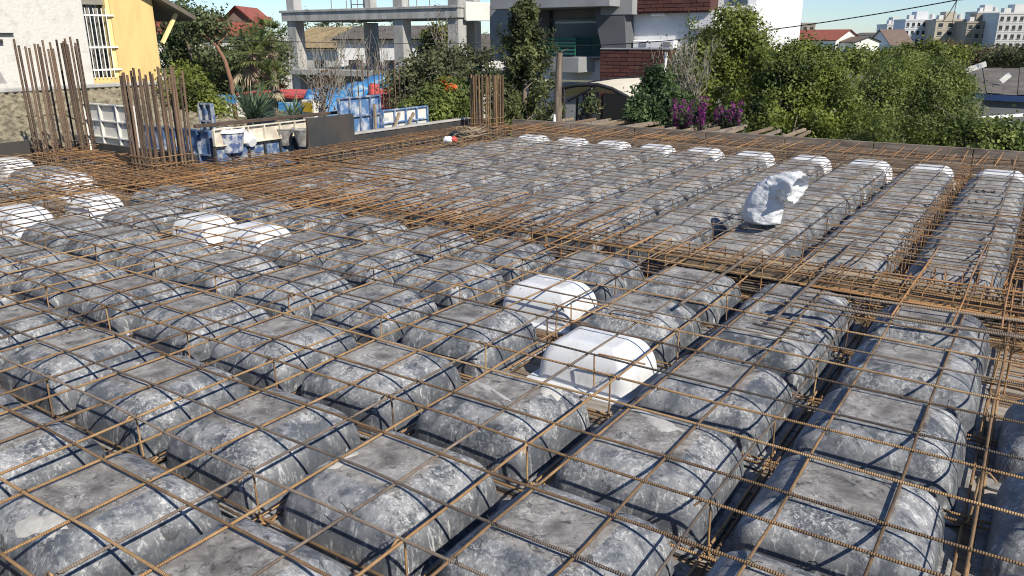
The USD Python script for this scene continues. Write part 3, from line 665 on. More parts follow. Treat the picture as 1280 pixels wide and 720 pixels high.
def perim(x0, x1, y0, y1, n):
    L = 2 * (x1 - x0 + y1 - y0); P = []
    for k in range(n):
        d = L * (k + rng.uniform(-.3, .3)) / n % L
        for a, b in (((x0, y0), (x1, y0)), ((x1, y0), (x1, y1)), ((x1, y1), (x0, y1)), ((x0, y1), (x0, y0))):
            l = abs(b[0] - a[0]) + abs(b[1] - a[1])
            if d <= l: P.append((a[0] + (b[0] - a[0]) * d / l, a[1] + (b[1] - a[1]) * d / l)); break
            d -= l
    return P
def rectpts(x0, x1, y0, y1, nx, ny):
    P = [(x, y) for x in np.linspace(x0, x1, nx) for y in (y0, y1)] + [(x, y) for y in np.linspace(y0, y1, ny)[1:-1] for x in (x0, x1)]
    return [(x + rng.normal(0, .018), y + rng.normal(0, .018)) for x, y in P]
starters(perim(-12.88, -12.38, 5.90, 6.64, 23), ZB, 1.60, 0.09, 'tall rusty column bars before the white wall at far left', (-0.015, 0.0), r=0.0165)
starters(perim(-10.12, -9.62, 5.86, 6.44, 24), ZB, 1.24, 0.08, 'rusty column bars standing before the yellow wall and bushes', (-0.01, 0.0), r=0.0155)
starters(perim(-9.36, -8.95, 12.42, 13.0, 19), ZB, 0.97, 0.02, 'rusty column bars at the back corner before the conifer', (0, 0), 'rust_mid', r=0.0165)
p4 = ond(452, 150, 17.6)
starters([(p4[0] + a * .45 + rng.normal(0, .02), p4[1] + a * .95) for a in np.linspace(-.15, 1.0, 11)], -0.3, 1.75, 0.06, 'thin column bars behind the blue panels before the red tarp', (0, 0), r=0.011)

# ================================================================== edge boards, panels and tools along the slab edge
def plank_row(name, p, q, w, z0, z1, mat, label, cat, pieces=1, cap=None):
    t = thing(name, label, cat, (p[0], p[1], 0))
    p, q = np.array(p, float), np.array(q, float)
    cuts = np.linspace(0, 1, pieces + 1)
    for i in range(pieces):
        a = p + (q - p) * cuts[i] - p; b = p + (q - p) * (cuts[i + 1] - 0.0015) - p
        dz = rng.uniform(-0.006, 0.006) if pieces > 1 else 0
        off = rng.uniform(-0.006, 0.006) if pieces > 1 else 0
        lo = np.array([min(a[0], b[0]), min(a[1], b[1]), z0]); hi = np.array([max(a[0], b[0]), max(a[1], b[1]), z1 + dz])
        if abs((q - p)[0]) > abs((q - p)[1]): lo[1] += off - w / 2; hi[1] = lo[1] + w
        else: lo[0] += off - w / 2; hi[0] = lo[0] + w
        obj('plank', MB().box(lo, hi, 0.004), mat, t)
    return t
plank_row('back_edge_board', (-9.0, 13.36), (1.9, 13.36), 0.045, 0.0, 0.37, 'timber_edge', 'weathered timber edge board along the back of the slab', 'edge board', 8)
plank_row('left_edge_board', (-13.08, 3.6), (-13.08, 5.95), 0.04, 0.0, 0.44, 'steel_plate_dark', 'dark edge board at far left below the mossy roof', 'edge board', 1)
plank_row('left_bay_end_board', (-12.6, 6.72), (-9.95, 6.72), 0.05, 0.0, 0.36, 'steel_plate_dark', 'dark steel edge beam with pale top between the two left columns', 'edge board', 1)
plank_row('side_edge_board', (-9.74, 9.45), (-9.74, 13.05), 0.05, 0.0, 0.37, 'steel_plate_dark', 'dark edge board running back to the corner column bars', 'edge board', 3)
o = obj('pale_edge_timber', MB().box((-9.86, 9.42, 0.374), (-9.70, 12.9, 0.402), 0.004), 'batten_pale'); tag(o, 'pale timber batten lying along the dark side edge board', 'batten')
# timbers that stick out behind the back edge board
for k in range(17):
    x = -8.15 + 0.30 * k + rng.normal(0, .06)
    o = obj('edge_timber', MB().beam((x, 13.403, 0.325), (x + rng.normal(.05, .09), 14.75 + rng.uniform(-.35, .3), 0.325), 0.055, 0.05, c=0.004), ['plank_wood', 'plank_wood_brown', 'timber_edge'][k % 3])
    tag(o, f'square timber end sticking out behind the back edge board, {ordinal(k + 1)} from left', 'timber', 'timber ends behind the back edge board')

def form_panel(name, label, o, ex, w, h, nx, ny, mat, fmat, lean=0.0, t=0.05, rib=0.03, rim=0.05):
    """steel form panel: face sheets between ribs; o = lower corner, ex = direction of its width"""
    T = thing(name, label, 'formwork panel', o, 0)
    ex = np.array(ex, float); ex /= np.linalg.norm(ex); ey = np.cross([0, 0, 1.0], ex); ey = -ey       # ey: towards the viewer's side
    ez = np.array([0, 0, 1.0]) * math.cos(lean) - ey * math.sin(lean)
    def bx(a, b, c=0.004):
        v, f = MB().box(a, b, c).arr()
        return (v[:, :1] * ex + v[:, 1:2] * ey + v[:, 2:] * ez, f if np.linalg.det(np.array([ex, ey, ez])) > 0 else f[:, ::-1])
    cw, ch = w / nx, h / ny
    for i in range(nx):
        for j in range(ny):
            d = rng.uniform(-.003, .003)
            obj('sheet', bx((i * cw + rib / 2, -0.006 + d, j * ch + rib / 2), ((i + 1) * cw - rib / 2, 0.004 + d, (j + 1) * ch - rib / 2), 0), mat, T)
    for i in range(nx + 1):
        obj('rib', bx((i * cw - rib / 2, -0.01, 0), (i * cw + rib / 2, t, h)), fmat, T)
    for j in range(ny + 1):
        obj('rim', bx((0, -0.012, j * ch - rib / 2), (w, t - 0.004, j * ch + rib / 2)), fmat, T)
    return T
form_panel('formwork_panel', 'whitish steel form panel with blue patches between the left column bars', (-13.62, 7.2, 0.1), (1, 0, 0), 1.5, 0.80, 3, 3, 'panel_pale', 'panel_pale', rib=.025)
form_panel('formwork_panel', 'blue ribbed form panel behind the middle column bars', (-12.05, 7.25, -0.1), (1, 0, 0), 1.75, 0.72, 6, 2, 'panel_blue', 'panel_frame_blue')
form_panel('formwork_panel', 'narrow dark blue form panel on end beside the middle column bars', (-10.66, 7.38, 0.0), (1, 0, 0), 0.30, 1.0, 2, 4, 'panel_frame_blue', 'panel_frame_blue')
form_panel('formwork_panel', 'long low cream form panel behind the buckets', (-10.12, 7.15, 0.42), (0, 1, 0), 1.82, 0.24, 6, 1, 'panel_cream', 'panel_cream', rib=0.02)
form_panel('formwork_panel', 'long low blue-stained form panel under the cream panel', (-10.14, 7.15, 0.0), (0, 1, 0), 1.82, 0.40, 6, 1, 'panel_frame_blue', 'steel_plate_dark', rib=0.03)
form_panel('formwork_panel', 'tall blue and white form panel right of the dark plate', (-10.05, 9.60, 0.0), (0, 1, 0), 1.0, 0.96, 4, 3, 'panel_blue', 'panel_frame_blue')
form_panel('formwork_panel', 'low blue and white form panel left of the orange-flowered bush', (-10.05, 10.66, 0.0), (0, 1, 0), 1.25, 0.68, 4, 3, 'panel_pale', 'panel_blue', rib=.025)
t = thing('dark_steel_plate', 'smooth dark steel plate standing on edge beside the buckets', 'steel plate', (-9.6, 8.5, 0.2))
obj('plate', MB().box((-0.015, 0, -0.19), (0.015, 1.0, 0.545), 0.003), 'steel_plate_dark', t)
obj('edge_strip', MB().box((-0.02, -0.012, -0.19), (0.02, -0.001, 0.55), 0.002), 'steel_rusty', t)
tag(obj('top_channel', MB().beam(onx(243, 158, -10.35), onx(432, 139.5, -10.35), 0.06, 0.05, c=0.004), 'steel_rusty'), 'long rusty steel channel lying above the cream form panel', 'steel channel')
for n_, (a, b) in enumerate([((468, 130), (469.5, 167)), ((499, 141), (492, 164)), ((517, 141), (509, 162))]):
    p, q = onx(*a, -9.93), onx(*b, -9.88)
    tag(obj('wooden_prop', MB().beam(q, p, 0.05, 0.045, up=(0, 1, 0), c=0.004), 'plank_wood'), f"{('upright', 'leaning', 'leaning')[n_]} wooden prop before the blue form panels, {ordinal(n_ + 1)} from left", 'prop')

def bucket(name, px, py, D_, r0, r1, h, mat, label, tilt=None):
    c = ond(px, py, D_); t = thing(name, label, 'bucket', (c[0], c[1], ZB + 0.012))
    prof = [(0.0, 0.002), (r0 * .96, 0.0), (r0, 0.012), (r1, h - 0.02), (r1 + .008, h - 0.018), (r1 + .008, h), (r1 - .006, h), (r1 - .01, h - .02), (r0 - .008, 0.02), (0, 0.015)]
    obj('body', MB().lathe(prof, 28), mat, t, smooth=35)
    P = [(-(r1 + .006) * math.cos(a), 0.0 + 0.06 * math.sin(a), h - 0.03 - (0.55 * r1) * math.sin(a)) for a in np.linspace(0, math.pi, 14)]
    obj('handle', MB().tube(np.array(P), 0.003, 5), 'wire_dark', t)
    return t, r0, r1, h
b = bucket('paint_bucket', 290, 189, 11.9, 0.165, 0.205, 0.34, 'bucket_paint', 'large blue and white paint bucket on the rebar at left')
obj('white_rim', MB().lathe([(0.206, 0.295), (0.222, 0.297), (0.222, 0.352), (0.19, 0.354), (0.19, 0.345)], 28), 'plastic_white', b[0], smooth=35)
bucket('mortar_bucket', 357, 185.5, 12.7, 0.09, 0.155, 0.27, 'bucket_grey', 'grey cement-stained bucket, left of two beside dark plate')
bucket('mortar_bucket', 380.5, 187, 12.55, 0.09, 0.155, 0.27, 'bucket_grey', 'grey cement-stained bucket standing directly against the dark plate')
c = ond(313, 187, 12.1)
v, f = MB().lathe([(0.0, 0), (0.07, 0), (0.13, 0.16), (0.14, 0.165), (0.135, 0.17), (0.065, 0.012), (0, 0.01)], 24).arr()
a = -1.15; Rm = np.array([[math.cos(a), 0, math.sin(a)], [0, 1, 0], [-math.sin(a), 0, math.cos(a)]])
tag(obj('white_tub', ((v @ Rm.T) + (c[0] + .08, c[1], ZB + 0.13), f), 'plastic_white', smooth=35), 'small white plastic tub tipped over beside the paint bucket', 'tub')
c = ond(273, 187, 12.1); v, f = MB().lathe([(0.0, 0), (0.08, 0), (0.10, 0.14), (0.105, 0.15), (0.09, 0.14), (0.07, 0.012), (0, 0.01)], 24).arr(); v = v * (1, 1, -1) + (0, 0, .15); f = f[:, ::-1]
tag(obj('black_tub', ((v @ Rm.T) + (c[0] + .05, c[1], ZB + 0.11), f), 'plastic_black', smooth=35), 'black rubber tub lying left of the paint bucket', 'tub')

# coil of tie wire, red and white package, dark cloth near the back corner
c = onz(592, 174, ZB + 0.02); w = MB()
for k in range(9):
    a = np.linspace(0, 2 * math.pi, 26); R_ = 0.19 + rng.normal(0, .035); ph = rng.uniform(0, 6)
    w.tube(np.column_stack([c[0] + R_ * np.cos(a) + rng.normal(0, .04), c[1] + 1.15 * R_ * np.sin(a) + rng.normal(0, .04), c[2] + 0.03 + 0.018 * k + 0.06 * np.sin(a + ph) ** 2]), 0.009, 5)
tag(obj('wire_coil', w, 'wire_tan', smooth=True), 'tangled tan coil of rope on the bars at the back corner', 'rope coil')
def blob(c, s, seed, sub=3, amp=0.35, sq=0.0):
    m = trimesh.creation.icosphere(subdivisions=sub); v = np.array(m.vertices)
    v = v * (1 + amp * (meshkit.fbm(v * 2.2 + seed, 3, seed)[:, None] - 0.5) * 2)
    return v * s + c, np.array(m.faces)
c = onz(560, 178, ZB + 0.02)
t = thing('plastic_package', 'crumpled red and white plastic package near the rope coil', 'package', c)
obj('white_bag', blob((0, 0, 0.045), (0.075, 0.09, 0.05), 3), 'plastic_white', t, smooth=True)
obj('red_print', blob((0.055, 0.075, 0.045), (0.065, 0.075, 0.048), 5), 'label_red', t, smooth=True)
tag(obj('dark_cloth', blob(onz(574, 167, ZB + 0.03), (0.16, 0.22, 0.05), 9), 'plastic_black', smooth=True), 'dark folded cloth lying just left of the rope coil', 'cloth')

# white sack standing on the far domes: rings along a bent axis
def sack():
    o = onz(955, 278, ZB + 0.012); ex = RT.copy(); ex[2] = 0; ex /= np.linalg.norm(ex); ez = np.array([0, 0, 1.0])
    t = thing('white_sack', 'white woven sack slumped with open mouth on the far domes', 'sack', o)
    di = ex * .74 - HF * .67                                    # the way it leans and opens
    #        along, height, ring angle, half width, half depth
    body = [(-.02, .00, 0, .13, .12), (-.025, .015, 2, .165, .145), (-.03, .06, 4, .175, .155), (-.02, .135, 8, .172, .15), (0.0, .205, 14, .165, .145), (.035, .265, 34, .15, .13), (.085, .31, 58, .13, .115)]
    mouth = [(.085, .31, 58, .13, .115), (.125, .335, 70, .118, .11), (.175, .352, 80, .118, .125), (.235, .358, 92, .125, .16), (.29, .345, 104, .125, .19)]
    n = 64; an = np.arange(n) / n * 2 * math.pi
    def sweep(st, seed, amp, wr, k):
        r_ = np.random.default_rng(seed); R = []
        for i in np.linspace(0, len(st) - 1, (len(st) - 1) * k + 1):
            a_, b_ = st[int(math.floor(i))], st[min(len(st) - 1, int(math.floor(i)) + 1)]; q = i - math.floor(i)
            al, z, tl, w_, dp = [u * (1 - q) + v * q for u, v in zip(a_, b_)]; tl = math.radians(tl)
            h = np.cross(di, ez); h /= np.linalg.norm(h); T = di * math.sin(tl) + ez * math.cos(tl); v = np.cross(T, h)
            f = 1 + wr * (.5 * np.sin(5 * an + i * 1.3) + .35 * np.sin(9 * an - i * 2.1) + .25 * np.sin(14 * an + i))
            R.append(di * al + ez * z + (dp * np.cos(an) * f)[:, None] * h + (w_ * np.sin(an) * f)[:, None] * v)
        P = np.array(R); c = P.mean(1, keepdims=True); d = P - c; d /= np.maximum(np.linalg.norm(d, axis=2, keepdims=True), 1e-6)
        ridge = 1 - np.abs(meshkit.fbm(P * np.array([9, 9, 13]) + seed, 4, seed) * 2 - 1)
        P = P + d * (amp * (ridge - .7))[..., None]
        return np.concatenate([P, P[:, :1]], 1)
    P = sweep(body, 3, .028, .05, 6); b_ = MB().grid(P); b_.add(np.vstack([P[0, :-1].mean(0), P[0, :-1]]), [[0, 1 + j, 1 + (j + 1) % n] for j in range(n)])
    obj('body', b_, 'sack_weave', t, smooth=True)
    obj('mouth', MB().grid(sweep(mouth, 5, .032, .13, 6)), 'sack_weave', t, smooth=True)
sack()
tag(obj('black_debris', blob(onz(929, 284, ZB + 0.01) + (0, 0, 0.0), (0.05, 0.05, 0.02), 4, 2), 'plastic_black', smooth=True), 'small black lump on the bars left of the sack', 'debris')
for n_, (a, lab) in enumerate([((1232, 241), 'farthest'), ((1222, 255), 'middle'), ((1216, 273), 'nearest')]):
    p = onz(*a, DH + 0.012); w = MB()
    for q_ in (-.09, -.03, .07):
        w.tube(np.array([(p[0] + q_ + .016 * math.cos(a_), p[1] + .03 * math.sin(a_) + q_ * .3, p[2] + .002 * k_) for k_, a_ in enumerate(np.linspace(0, 8, 14))]), 0.006, 5)
    w.tube(np.array([(p[0] - .09, p[1] - .03, p[2]), (p[0], p[1] - .05, p[2] + .02), (p[0] + .07, p[1] + .02, p[2])]), 0.0045, 5)
    tag(obj('wire_spacer', w, 'wire_dark'), f'small dark twist of wire on the right far row, {lab} of three', 'wire spacer')

# ================================================================== vegetation builders
def leaves(cents, n, size, spread, elong=1.6, up=0.3, seed=0, droop=0.0, outward=None):
    """n leaf quads (folded diamonds) scattered round clump centres (k,3)"""
    r = np.random.default_rng(seed)
    k = r.integers(len(cents), size=n)
    p = cents[k] + r.normal(0, 1, (n, 3)) * spread
    d = r.normal(0, 1, (n, 3)); d[:, 2] += up - droop
    if outward is not None: d += outward[k] * 1.2
    d /= np.linalg.norm(d, axis=1, keepdims=True)
    s = np.cross(d, r.normal(0, 1, (n, 3))); s /= np.maximum(np.linalg.norm(s, axis=1, keepdims=True), 1e-6)
    nn = np.cross(d, s)
    if outward is not None:                 # leaves face outwards and up, loosely
        nn = outward[k] * .8 + (0, 0, .45) + r.normal(0, .65, (n, 3)); nn /= np.linalg.norm(nn, axis=1, keepdims=True)
        s = np.cross(d, nn); s /= np.maximum(np.linalg.norm(s, axis=1, keepdims=True), 1e-6); d = np.cross(nn, s)
    L = size * (0.55 + 0.95 * r.random((n, 1)) ** 1.6); W = L / elong
    a, b = p - d * L / 2, p + d * L / 2
    c1, c2 = p + s * W / 2 + nn * W * .12, p - s * W / 2 + nn * W * .12
    V = np.stack([a, c1, b, c2], 1).reshape(-1, 3)
    i = np.arange(n)[:, None] * 4
    F = np.vstack([i + [0, 1, 2], i + [0, 2, 3]])
    return V, F

def ellipsoid_clumps(c, rad, n, r, inner=0.55, lump=0.25, flat_bottom=False):
    d = r.normal(0, 1, (n, 3)); d /= np.linalg.norm(d, axis=1, keepdims=True)
    if flat_bottom: d[:, 2] = np.where(d[:, 2] < -0.45, -d[:, 2] * .3, d[:, 2])
    rr_ = (inner + (1 - inner) * r.random(n) ** 0.6)
    lm = 1 + lump * (meshkit.fbm(d * 2.0 + r.uniform(0, 50), 2, 3) - 0.5) * 2
    lm = lm * np.where(r.random(n) < .12, r.uniform(1.1, 1.32, n), 1)
    return np.asarray(c) + d * (rr_ * lm)[:, None] * np.asarray(rad), d

def limb(m, p, q, r0, r1, r, k=5, wob=0.08):
    t = np.linspace(0, 1, k)[:, None]; P = np.asarray(p) * (1 - t) + np.asarray(q) * t
    L = np.linalg.norm(np.asarray(q) - p); P[1:-1] += r.normal(0, wob * L / 3, (k - 2, 3))
    m.tube(P, np.linspace(r0, r1, k), 6)

def tree(name, label, cat, base, blobs, n, size, mat, bark='bark_grey', clumps=90, spread=0.16, seed=1, trunk=True, elong=1.6, group=None, r_tr=0.1, up=0.3, extra=None, droop=0.0):
    """blobs: [(centre, radii)] in world space; the crown is leaves round clumps spread through them"""
    r = np.random.default_rng(seed); base = np.asarray(base, float)
    T = thing(name, label, cat, base, 0, group)
    vol = np.array([np.prod(b[1]) ** (2 / 3) for b in blobs]); vol /= vol.sum()
    C, O = [], []
    for (c, rad), w in zip(blobs, vol):
        cc, dd = ellipsoid_clumps(np.asarray(c) - base, rad, max(6, int(clumps * w)), r); C.append(cc); O.append(dd)
    C, O = np.vstack(C), np.vstack(O)
    obj('crown', leaves(C, n, size, spread, elong, up, seed, droop, O), mat, T)
    tm = MB()
    if trunk:
        for (c, rad) in blobs[:4]:
            top = np.asarray(c) - base + (0, 0, rad[2] * 0.3)
            limb(tm, (r.normal(0, .05), r.normal(0, .05), 0), top, r_tr, r_tr * .35, r)
        for k in r.choice(len(C), min(26, len(C)), replace=False):
            b = blobs[int(r.integers(len(blobs)))]; s0 = np.asarray(b[0]) - base - (0, 0, b[1][2] * .3)
            limb(tm, s0, C[k], r_tr * .3, .008, r)
        obj('trunk', tm, bark, T, smooth=True)
    if extra:
        for (nm, mt, idx_n, nn_, sz, sp, el) in extra:
            kk = r.choice(len(C), min(idx_n, len(C)), replace=False)
            tag(obj(nm, leaves(C[kk] + O[kk] * .1, nn_, sz, sp, el, 0.2, seed + 5), mt, T), kind='stuff')
    return T

def bare_shrub(name, label, base, h, w, n, seed, mat='twig_grey', leafmat=None, nl=0):
    r = np.random.default_rng(seed); T = thing(name, label, 'shrub', base); m = MB(); tips = []
    for i in range(n):
        a = r.uniform(0, 6.28); rad = w * math.sqrt(r.random())
        q = np.array([rad * math.cos(a), rad * math.sin(a), h * r.uniform(.55, 1)]); p = np.array([q[0] * .15, q[1] * .15, 0])
        t = np.linspace(0, 1, 6)[:, None]; P = p * (1 - t) + q * t; P[1:-1] += r.normal(0, .04 * h, (4, 3)); m.tube(P, np.linspace(.016, .004, 6), 4); tips.append(P)
        for b in range(4):
            s = P[int(r.integers(2, 5))]; e = s + r.normal(0, 1, 3) * (.16 * w, .16 * w, .1 * h) + (0, 0, .16 * h); m.tube(np.array([s, (s + e) / 2 + r.normal(0, .02, 3), e]), [.007, .005, .003], 4); tips.append(np.array([e, (s + e) / 2]))
    obj('branches', m, mat, T)
    if leafmat: obj('leaves', leaves(np.vstack(tips), nl, .07, .07, 1.8, .2, seed), leafmat, T)
    return T

def blade(m, p, d, L, w, bend, r, fold=0.15, n=5):
    d = d / np.linalg.norm(d); s = np.cross(d, [0, 0, 1.0]); s /= max(np.linalg.norm(s), 1e-6)
    t = np.linspace(0, 1, n); P = p + d * (t * L)[:, None] + np.array([0, 0, -bend * L]) * (t ** 2)[:, None]
    ww = w * np.sin(np.pi * np.clip(.18 + .82 * t, 0, 1)) ** .8
    g_ = np.stack([P - s * ww[:, None] / 2, P + np.array([0, 0, -1]) * (fold * ww)[:, None], P + s * ww[:, None] / 2], 1)
    m.grid(g_)

def agave(label, base, L, n, seed):
    r = np.random.default_rng(seed); T = thing('spiky_plant', label, 'plant', base)
    m = MB()
    for i in range(n):
        a = r.uniform(0, 6.28); e = r.uniform(.15, 1.25); d = np.array([math.cos(a) * math.cos(e), math.sin(a) * math.cos(e), math.sin(e)])
        blade(m, r.normal(0, .06, 3), d, L * r.uniform(.75, 1.1), .036, r.uniform(.05, .3) * math.cos(e), r)
    obj('leaf_blades', m, 'leaf_agave', T); return T

def fan_palm(label, base, h, seed, n=26, R=0.85, tr=0.13, skirt=True):
    r = np.random.default_rng(seed); T = thing('fan_palm', label, 'palm tree', base)
    tm = MB(); tm.tube(np.array([(0, 0, 0), (.03, 0, h * .5), (.0, .03, h)]), [tr * 1.2, tr, tr * .9], 10); obj('trunk', tm, 'bark_grey', T, smooth=True)
    m = MB(); dead = MB()
    for i in range(n):
        a = r.uniform(0, 6.28); e = r.uniform(-.5, 1.35); dd = m
        if skirt and i % 4 == 0: e = r.uniform(-1.3, -.8); dd = dead
        d = np.array([math.cos(a) * math.cos(e), math.sin(a) * math.cos(e), math.sin(e)]); s = np.cross(d, [0, 0, 1.0]); s /= np.linalg.norm(s); u = np.cross(s, d)
        st = np.array([0, 0, h]); L1 = R * r.uniform(.5, .8); hub = st + d * L1 + (0, 0, -.08 * L1)
        dd.tube(np.array([st, st + d * L1 * .5, hub]), [.016, .013, .01], 4)
        for b in np.linspace(-1.35, 1.35, 15):
            bd = d * math.cos(b) + s * math.sin(b) + u * .1; blade(dd, hub, bd, R * .62 * (1 - .2 * abs(b) / 1.35), .05, r.uniform(.15, .45), r, n=4)
    obj('fronds', m, 'leaf_palm', T)
    if skirt: obj('dead_fronds', dead, 'dry_thatch', T)
    return T

# ================================================================== house at the left
HX = -17.0
def wall_y(px, py, x=HX): return onx(px, py, x)[1]
yc = wall_y(110, 60); yw1 = wall_y(140, 50); ye = wall_y(198, 60); zroof = onx(60, 110, HX)[2] - 0.10
H = thing('neighbour_house', 'white stucco and yellow house with a white barred window', 'house', (HX, yc, GZ))
h0 = np.array([HX, yc, GZ]); ztop = 4.6
zs = onx(125, 97, HX)[2]; zl = onx(122, 0, HX)[2] + 0.25
def hb(name, a, b, mat, c=0.0, parent=H): return obj(name, MB().box(np.array(a) - h0, np.array(b) - h0, c), mat, parent)
hb('white_wall', (HX - 0.3, -4.0, GZ), (HX + 0.06, yc, ztop), 'stucco_white', 0.02)
hb('yellow_wall', (HX - 0.3, yw1 + 0.07, GZ), (HX, ye, ztop), 'paint_yellow', 0.01)
hb('sill_wall', (HX - 0.3, yc + 0.002, GZ), (HX - 0.004, yw1 + 0.068, zs), 'paint_yellow')
hb('reveal', (HX - 0.28, yw1 - 0.02, zs + 0.002), (HX - 0.03, yw1 + 0.066, zl + 1), 'paint_cream')
win = hb('window', (HX - 0.26, yc + 0.004, zs + 0.002), (HX - 0.20, yw1 - 0.022, zl), 'window_dark')
hb('shutter_box', (HX - 0.24, yc + 0.004, zl - 0.34), (HX - 0.10, yw1 - 0.022, zl + 1.2), 'shutter_grey')
for z_ in (zs + 0.62,): hb('frame_rail', (HX - 0.198, yc + 0.006, z_), (HX - 0.17, yw1 - 0.024, z_ + 0.05), 'shutter_grey')
for q in (0.33, 0.66):
    y_ = yc + (yw1 - yc) * q; hb('frame_post', (HX - 0.198, y_, zs), (HX - 0.172, y_ + 0.04, zl - 0.35), 'shutter_grey')
for i in range(6):
    y_ = yc + 0.02 + (yw1 - yc - 0.02) * (i + .3) / 6
    obj('grille_bar', MB().tube(np.array([(HX + 0.02, y_, zs - 0.02), (HX + 0.02, y_, onx(118, 10, HX)[2])]) - h0, 0.011, 6), 'grille_white', H, smooth=True)
for z_ in (zs + 0.16, zs + 0.62, onx(118, 19, HX)[2]):
    hb('grille_rail', (HX + 0.005, yc + 0.01, z_ - 0.018), (HX + 0.035, yw1 + 0.10, z_ + 0.018), 'grille_white')
# eaves slab past the end of the house with its brace
pe = onx(236, 22, HX)
hb('back_wall', (HX - 6, ye - 0.3, GZ), (HX - 0.302, ye - 0.004, ztop), 'plaster_offwhite')
v = MB(); a0 = onx(194, -2, HX); a1 = onx(238, 26, HX)
P = np.array([[(HX + dx, ye - 0.02 + (a1[1] - ye) * t_, a0[2] + (a1[2] - a0[2]) * t_ + dz) for t_ in (-1.5, 1)] for dx, dz in ((0.25, 0), (0.25, 0.10), (-5, 0.10), (-5, 0), (0.25, 0))])
v.grid(P - h0); obj('eaves_roof', v, 'soffit_brown', H)
obj('brace', MB().beam(onx(203, 54, HX - .05) - h0, onx(222, 13, HX - .05) - h0, 0.07, 0.07, up=(1, 0, 0)), 'paint_cream', H)
for (a, b) in (((0, 41), (16, 45)), ((0, 49), (3, 56))):  # thin black boxes standing in for shadow marks on the white wall
    p, q = onx(*a, HX + .07), onx(*b, HX + .07); hb('wall_bracket', (HX + .055, p[1] - .3, q[2] + .03), (HX + .12, q[1], p[2]), 'steel_black')
p, q = onx(0, 86, HX + .06), onx(9, 104, HX + .06)
pts = np.array([(HX + .0625, p[1] - .4, q[2]), (HX + .0625, q[1], q[2]), (HX + .0625, q[1] - .06, (p[2] + q[2]) / 2), (HX + .0625, p[1] - .02, p[2]), (HX + .0625, p[1] - .4, p[2] - .02)])
obj('bare_patch', MB().add(np.vstack([pts - h0, pts - h0 - (.004, 0, 0)]), [[0, 1, 2], [0, 2, 3], [0, 3, 4]]).arr(), 'plaster_patch', H)
# corrugated roof below the house
zt, zb = onx(60, 112, HX)[2], 0.22
CR = thing('corrugated_roof', 'mossy grey-beige corrugated sheet roof below the white house', 'roof', (-13.75, 6, zb))
ys = np.arange(3.0, 10.6, 0.95)
for row in range(2):
    for i, y0 in enumerate(ys):
        yv = np.linspace(y0, y0 + 1.0, 46); xv = np.linspace(0, 1, 5) * 0.53 + row * 0.5
        x = -13.75 + xv * (HX + .0 - (-13.75)); z = zb + (zt - zb) * xv + (0.012 if i % 2 else 0) - 0.01 * row + 0.0
        P = np.stack(list(np.meshgrid(x, yv, indexing='ij')) + [np.broadcast_to(z[:, None], (5, 46)) + 0.028 * np.cos(2 * math.pi * yv / 0.16)[None, :]], -1)
        P[..., 2] += 0.01 * rng.normal()
        obj('sheet', MB().grid((P - (-13.75, 6, zb))[:, ::-1]), 'roof_asbestos', CR, smooth=True)
obj('flashing', MB().beam((HX + .10 + 13.75, -3, zt - zb + .03), (HX + .10 + 13.75, ye - 6 + .3, zt - zb + .03), .10, .09, c=.02), 'concrete', CR)
obj('eave_beam', MB().box((-0.1, -3, -0.2), (-0.02, 4.5, -0.05)), 'plank_wood_brown', CR)
obj('shed_wall', MB().box((-0.35, -3, GZ - zb), (-0.2, 4.4, -0.04)), 'plaster_offwhite', CR)

# ================================================================== concrete frame under construction
FY = 29.0
def fx(px, py, y=FY): return ony(px, py, y)
f0 = np.array([fx(361, 60)[0], FY, GZ])
FR = thing('concrete_frame', 'unfinished grey concrete frame with two open storeys', 'building', f0)
xl, xr = fx(361, 60)[0], fx(569, 40)[0]; cw = 0.62
z1t, z1b = fx(440, 10.5)[2], fx(440, 25)[2]; z0t, z0b = fx(440, 88)[2], fx(440, 95)[2]
yb = FY + 5.6
def fb(name, a, b, mat='concrete', c=0.015): return obj(name, MB().box(np.array(a) - f0, np.array(b) - f0, c), mat, FR)
xm = fx(492, 60)[0]
for x in (xl, xm, xr - 0.45):
    for y in (FY, yb):
        fb('column', (x, y + 0.02, GZ), (x + cw, y + cw, z1b - 0.002))
        fb('upper_column', (x + 0.02, y + 0.05, z1t + 0.002), (x + cw - 0.02, y + cw - 0.03, z1t + 3.2))
fb('beam', (xl - 0.25, FY - 0.10, z1b), (xr + 0.25, FY + 0.62, z1t - 0.12))
fb('floor_slab', (xl - 0.35, FY - 0.16, z1t - 0.118), (xr + 0.3, yb + 1, z1t))
fb('beam', (xl - 0.2, yb - 0.05, z1b + .05), (xr + 0.2, yb + .6, z1t - 0.122))
fb('side_beam', (xr - 0.5, FY + 0.622, z1b - 0.05), (xr + 0.28, yb - 0.052, z1t - 0.121))
fb('side_beam', (xl - 0.2, FY + 0.622, z1b), (xl + 0.4, yb - 0.052, z1t - 0.121))
fb('parapet', (xr + 0.302, FY + 0.3, z1b - 0.1), (xr + 0.42, FY + 4.2, z1t + 0.15), 'plaster_offwhite')
fb('lower_slab', (xl - 0.1, FY - 0.3, z0b), (xr + 0.6, yb + 1, z0t))
fb('lower_wall', (xl + 0.6, FY + 0.6, GZ), (xr, FY + 0.8, z0b - 0.003), 'concrete_dark')
for px in (413, 432, 446, 520, 536): 
    p = fx(px, 5, FY + 0.2); obj('starter_bar', MB().tube(np.array([(p[0], FY + .25, z1t - .1), (p[0] + .02, FY + .25, z1t + 1.3)]) - f0, 0.018, 5), 'rust_plain', FR)
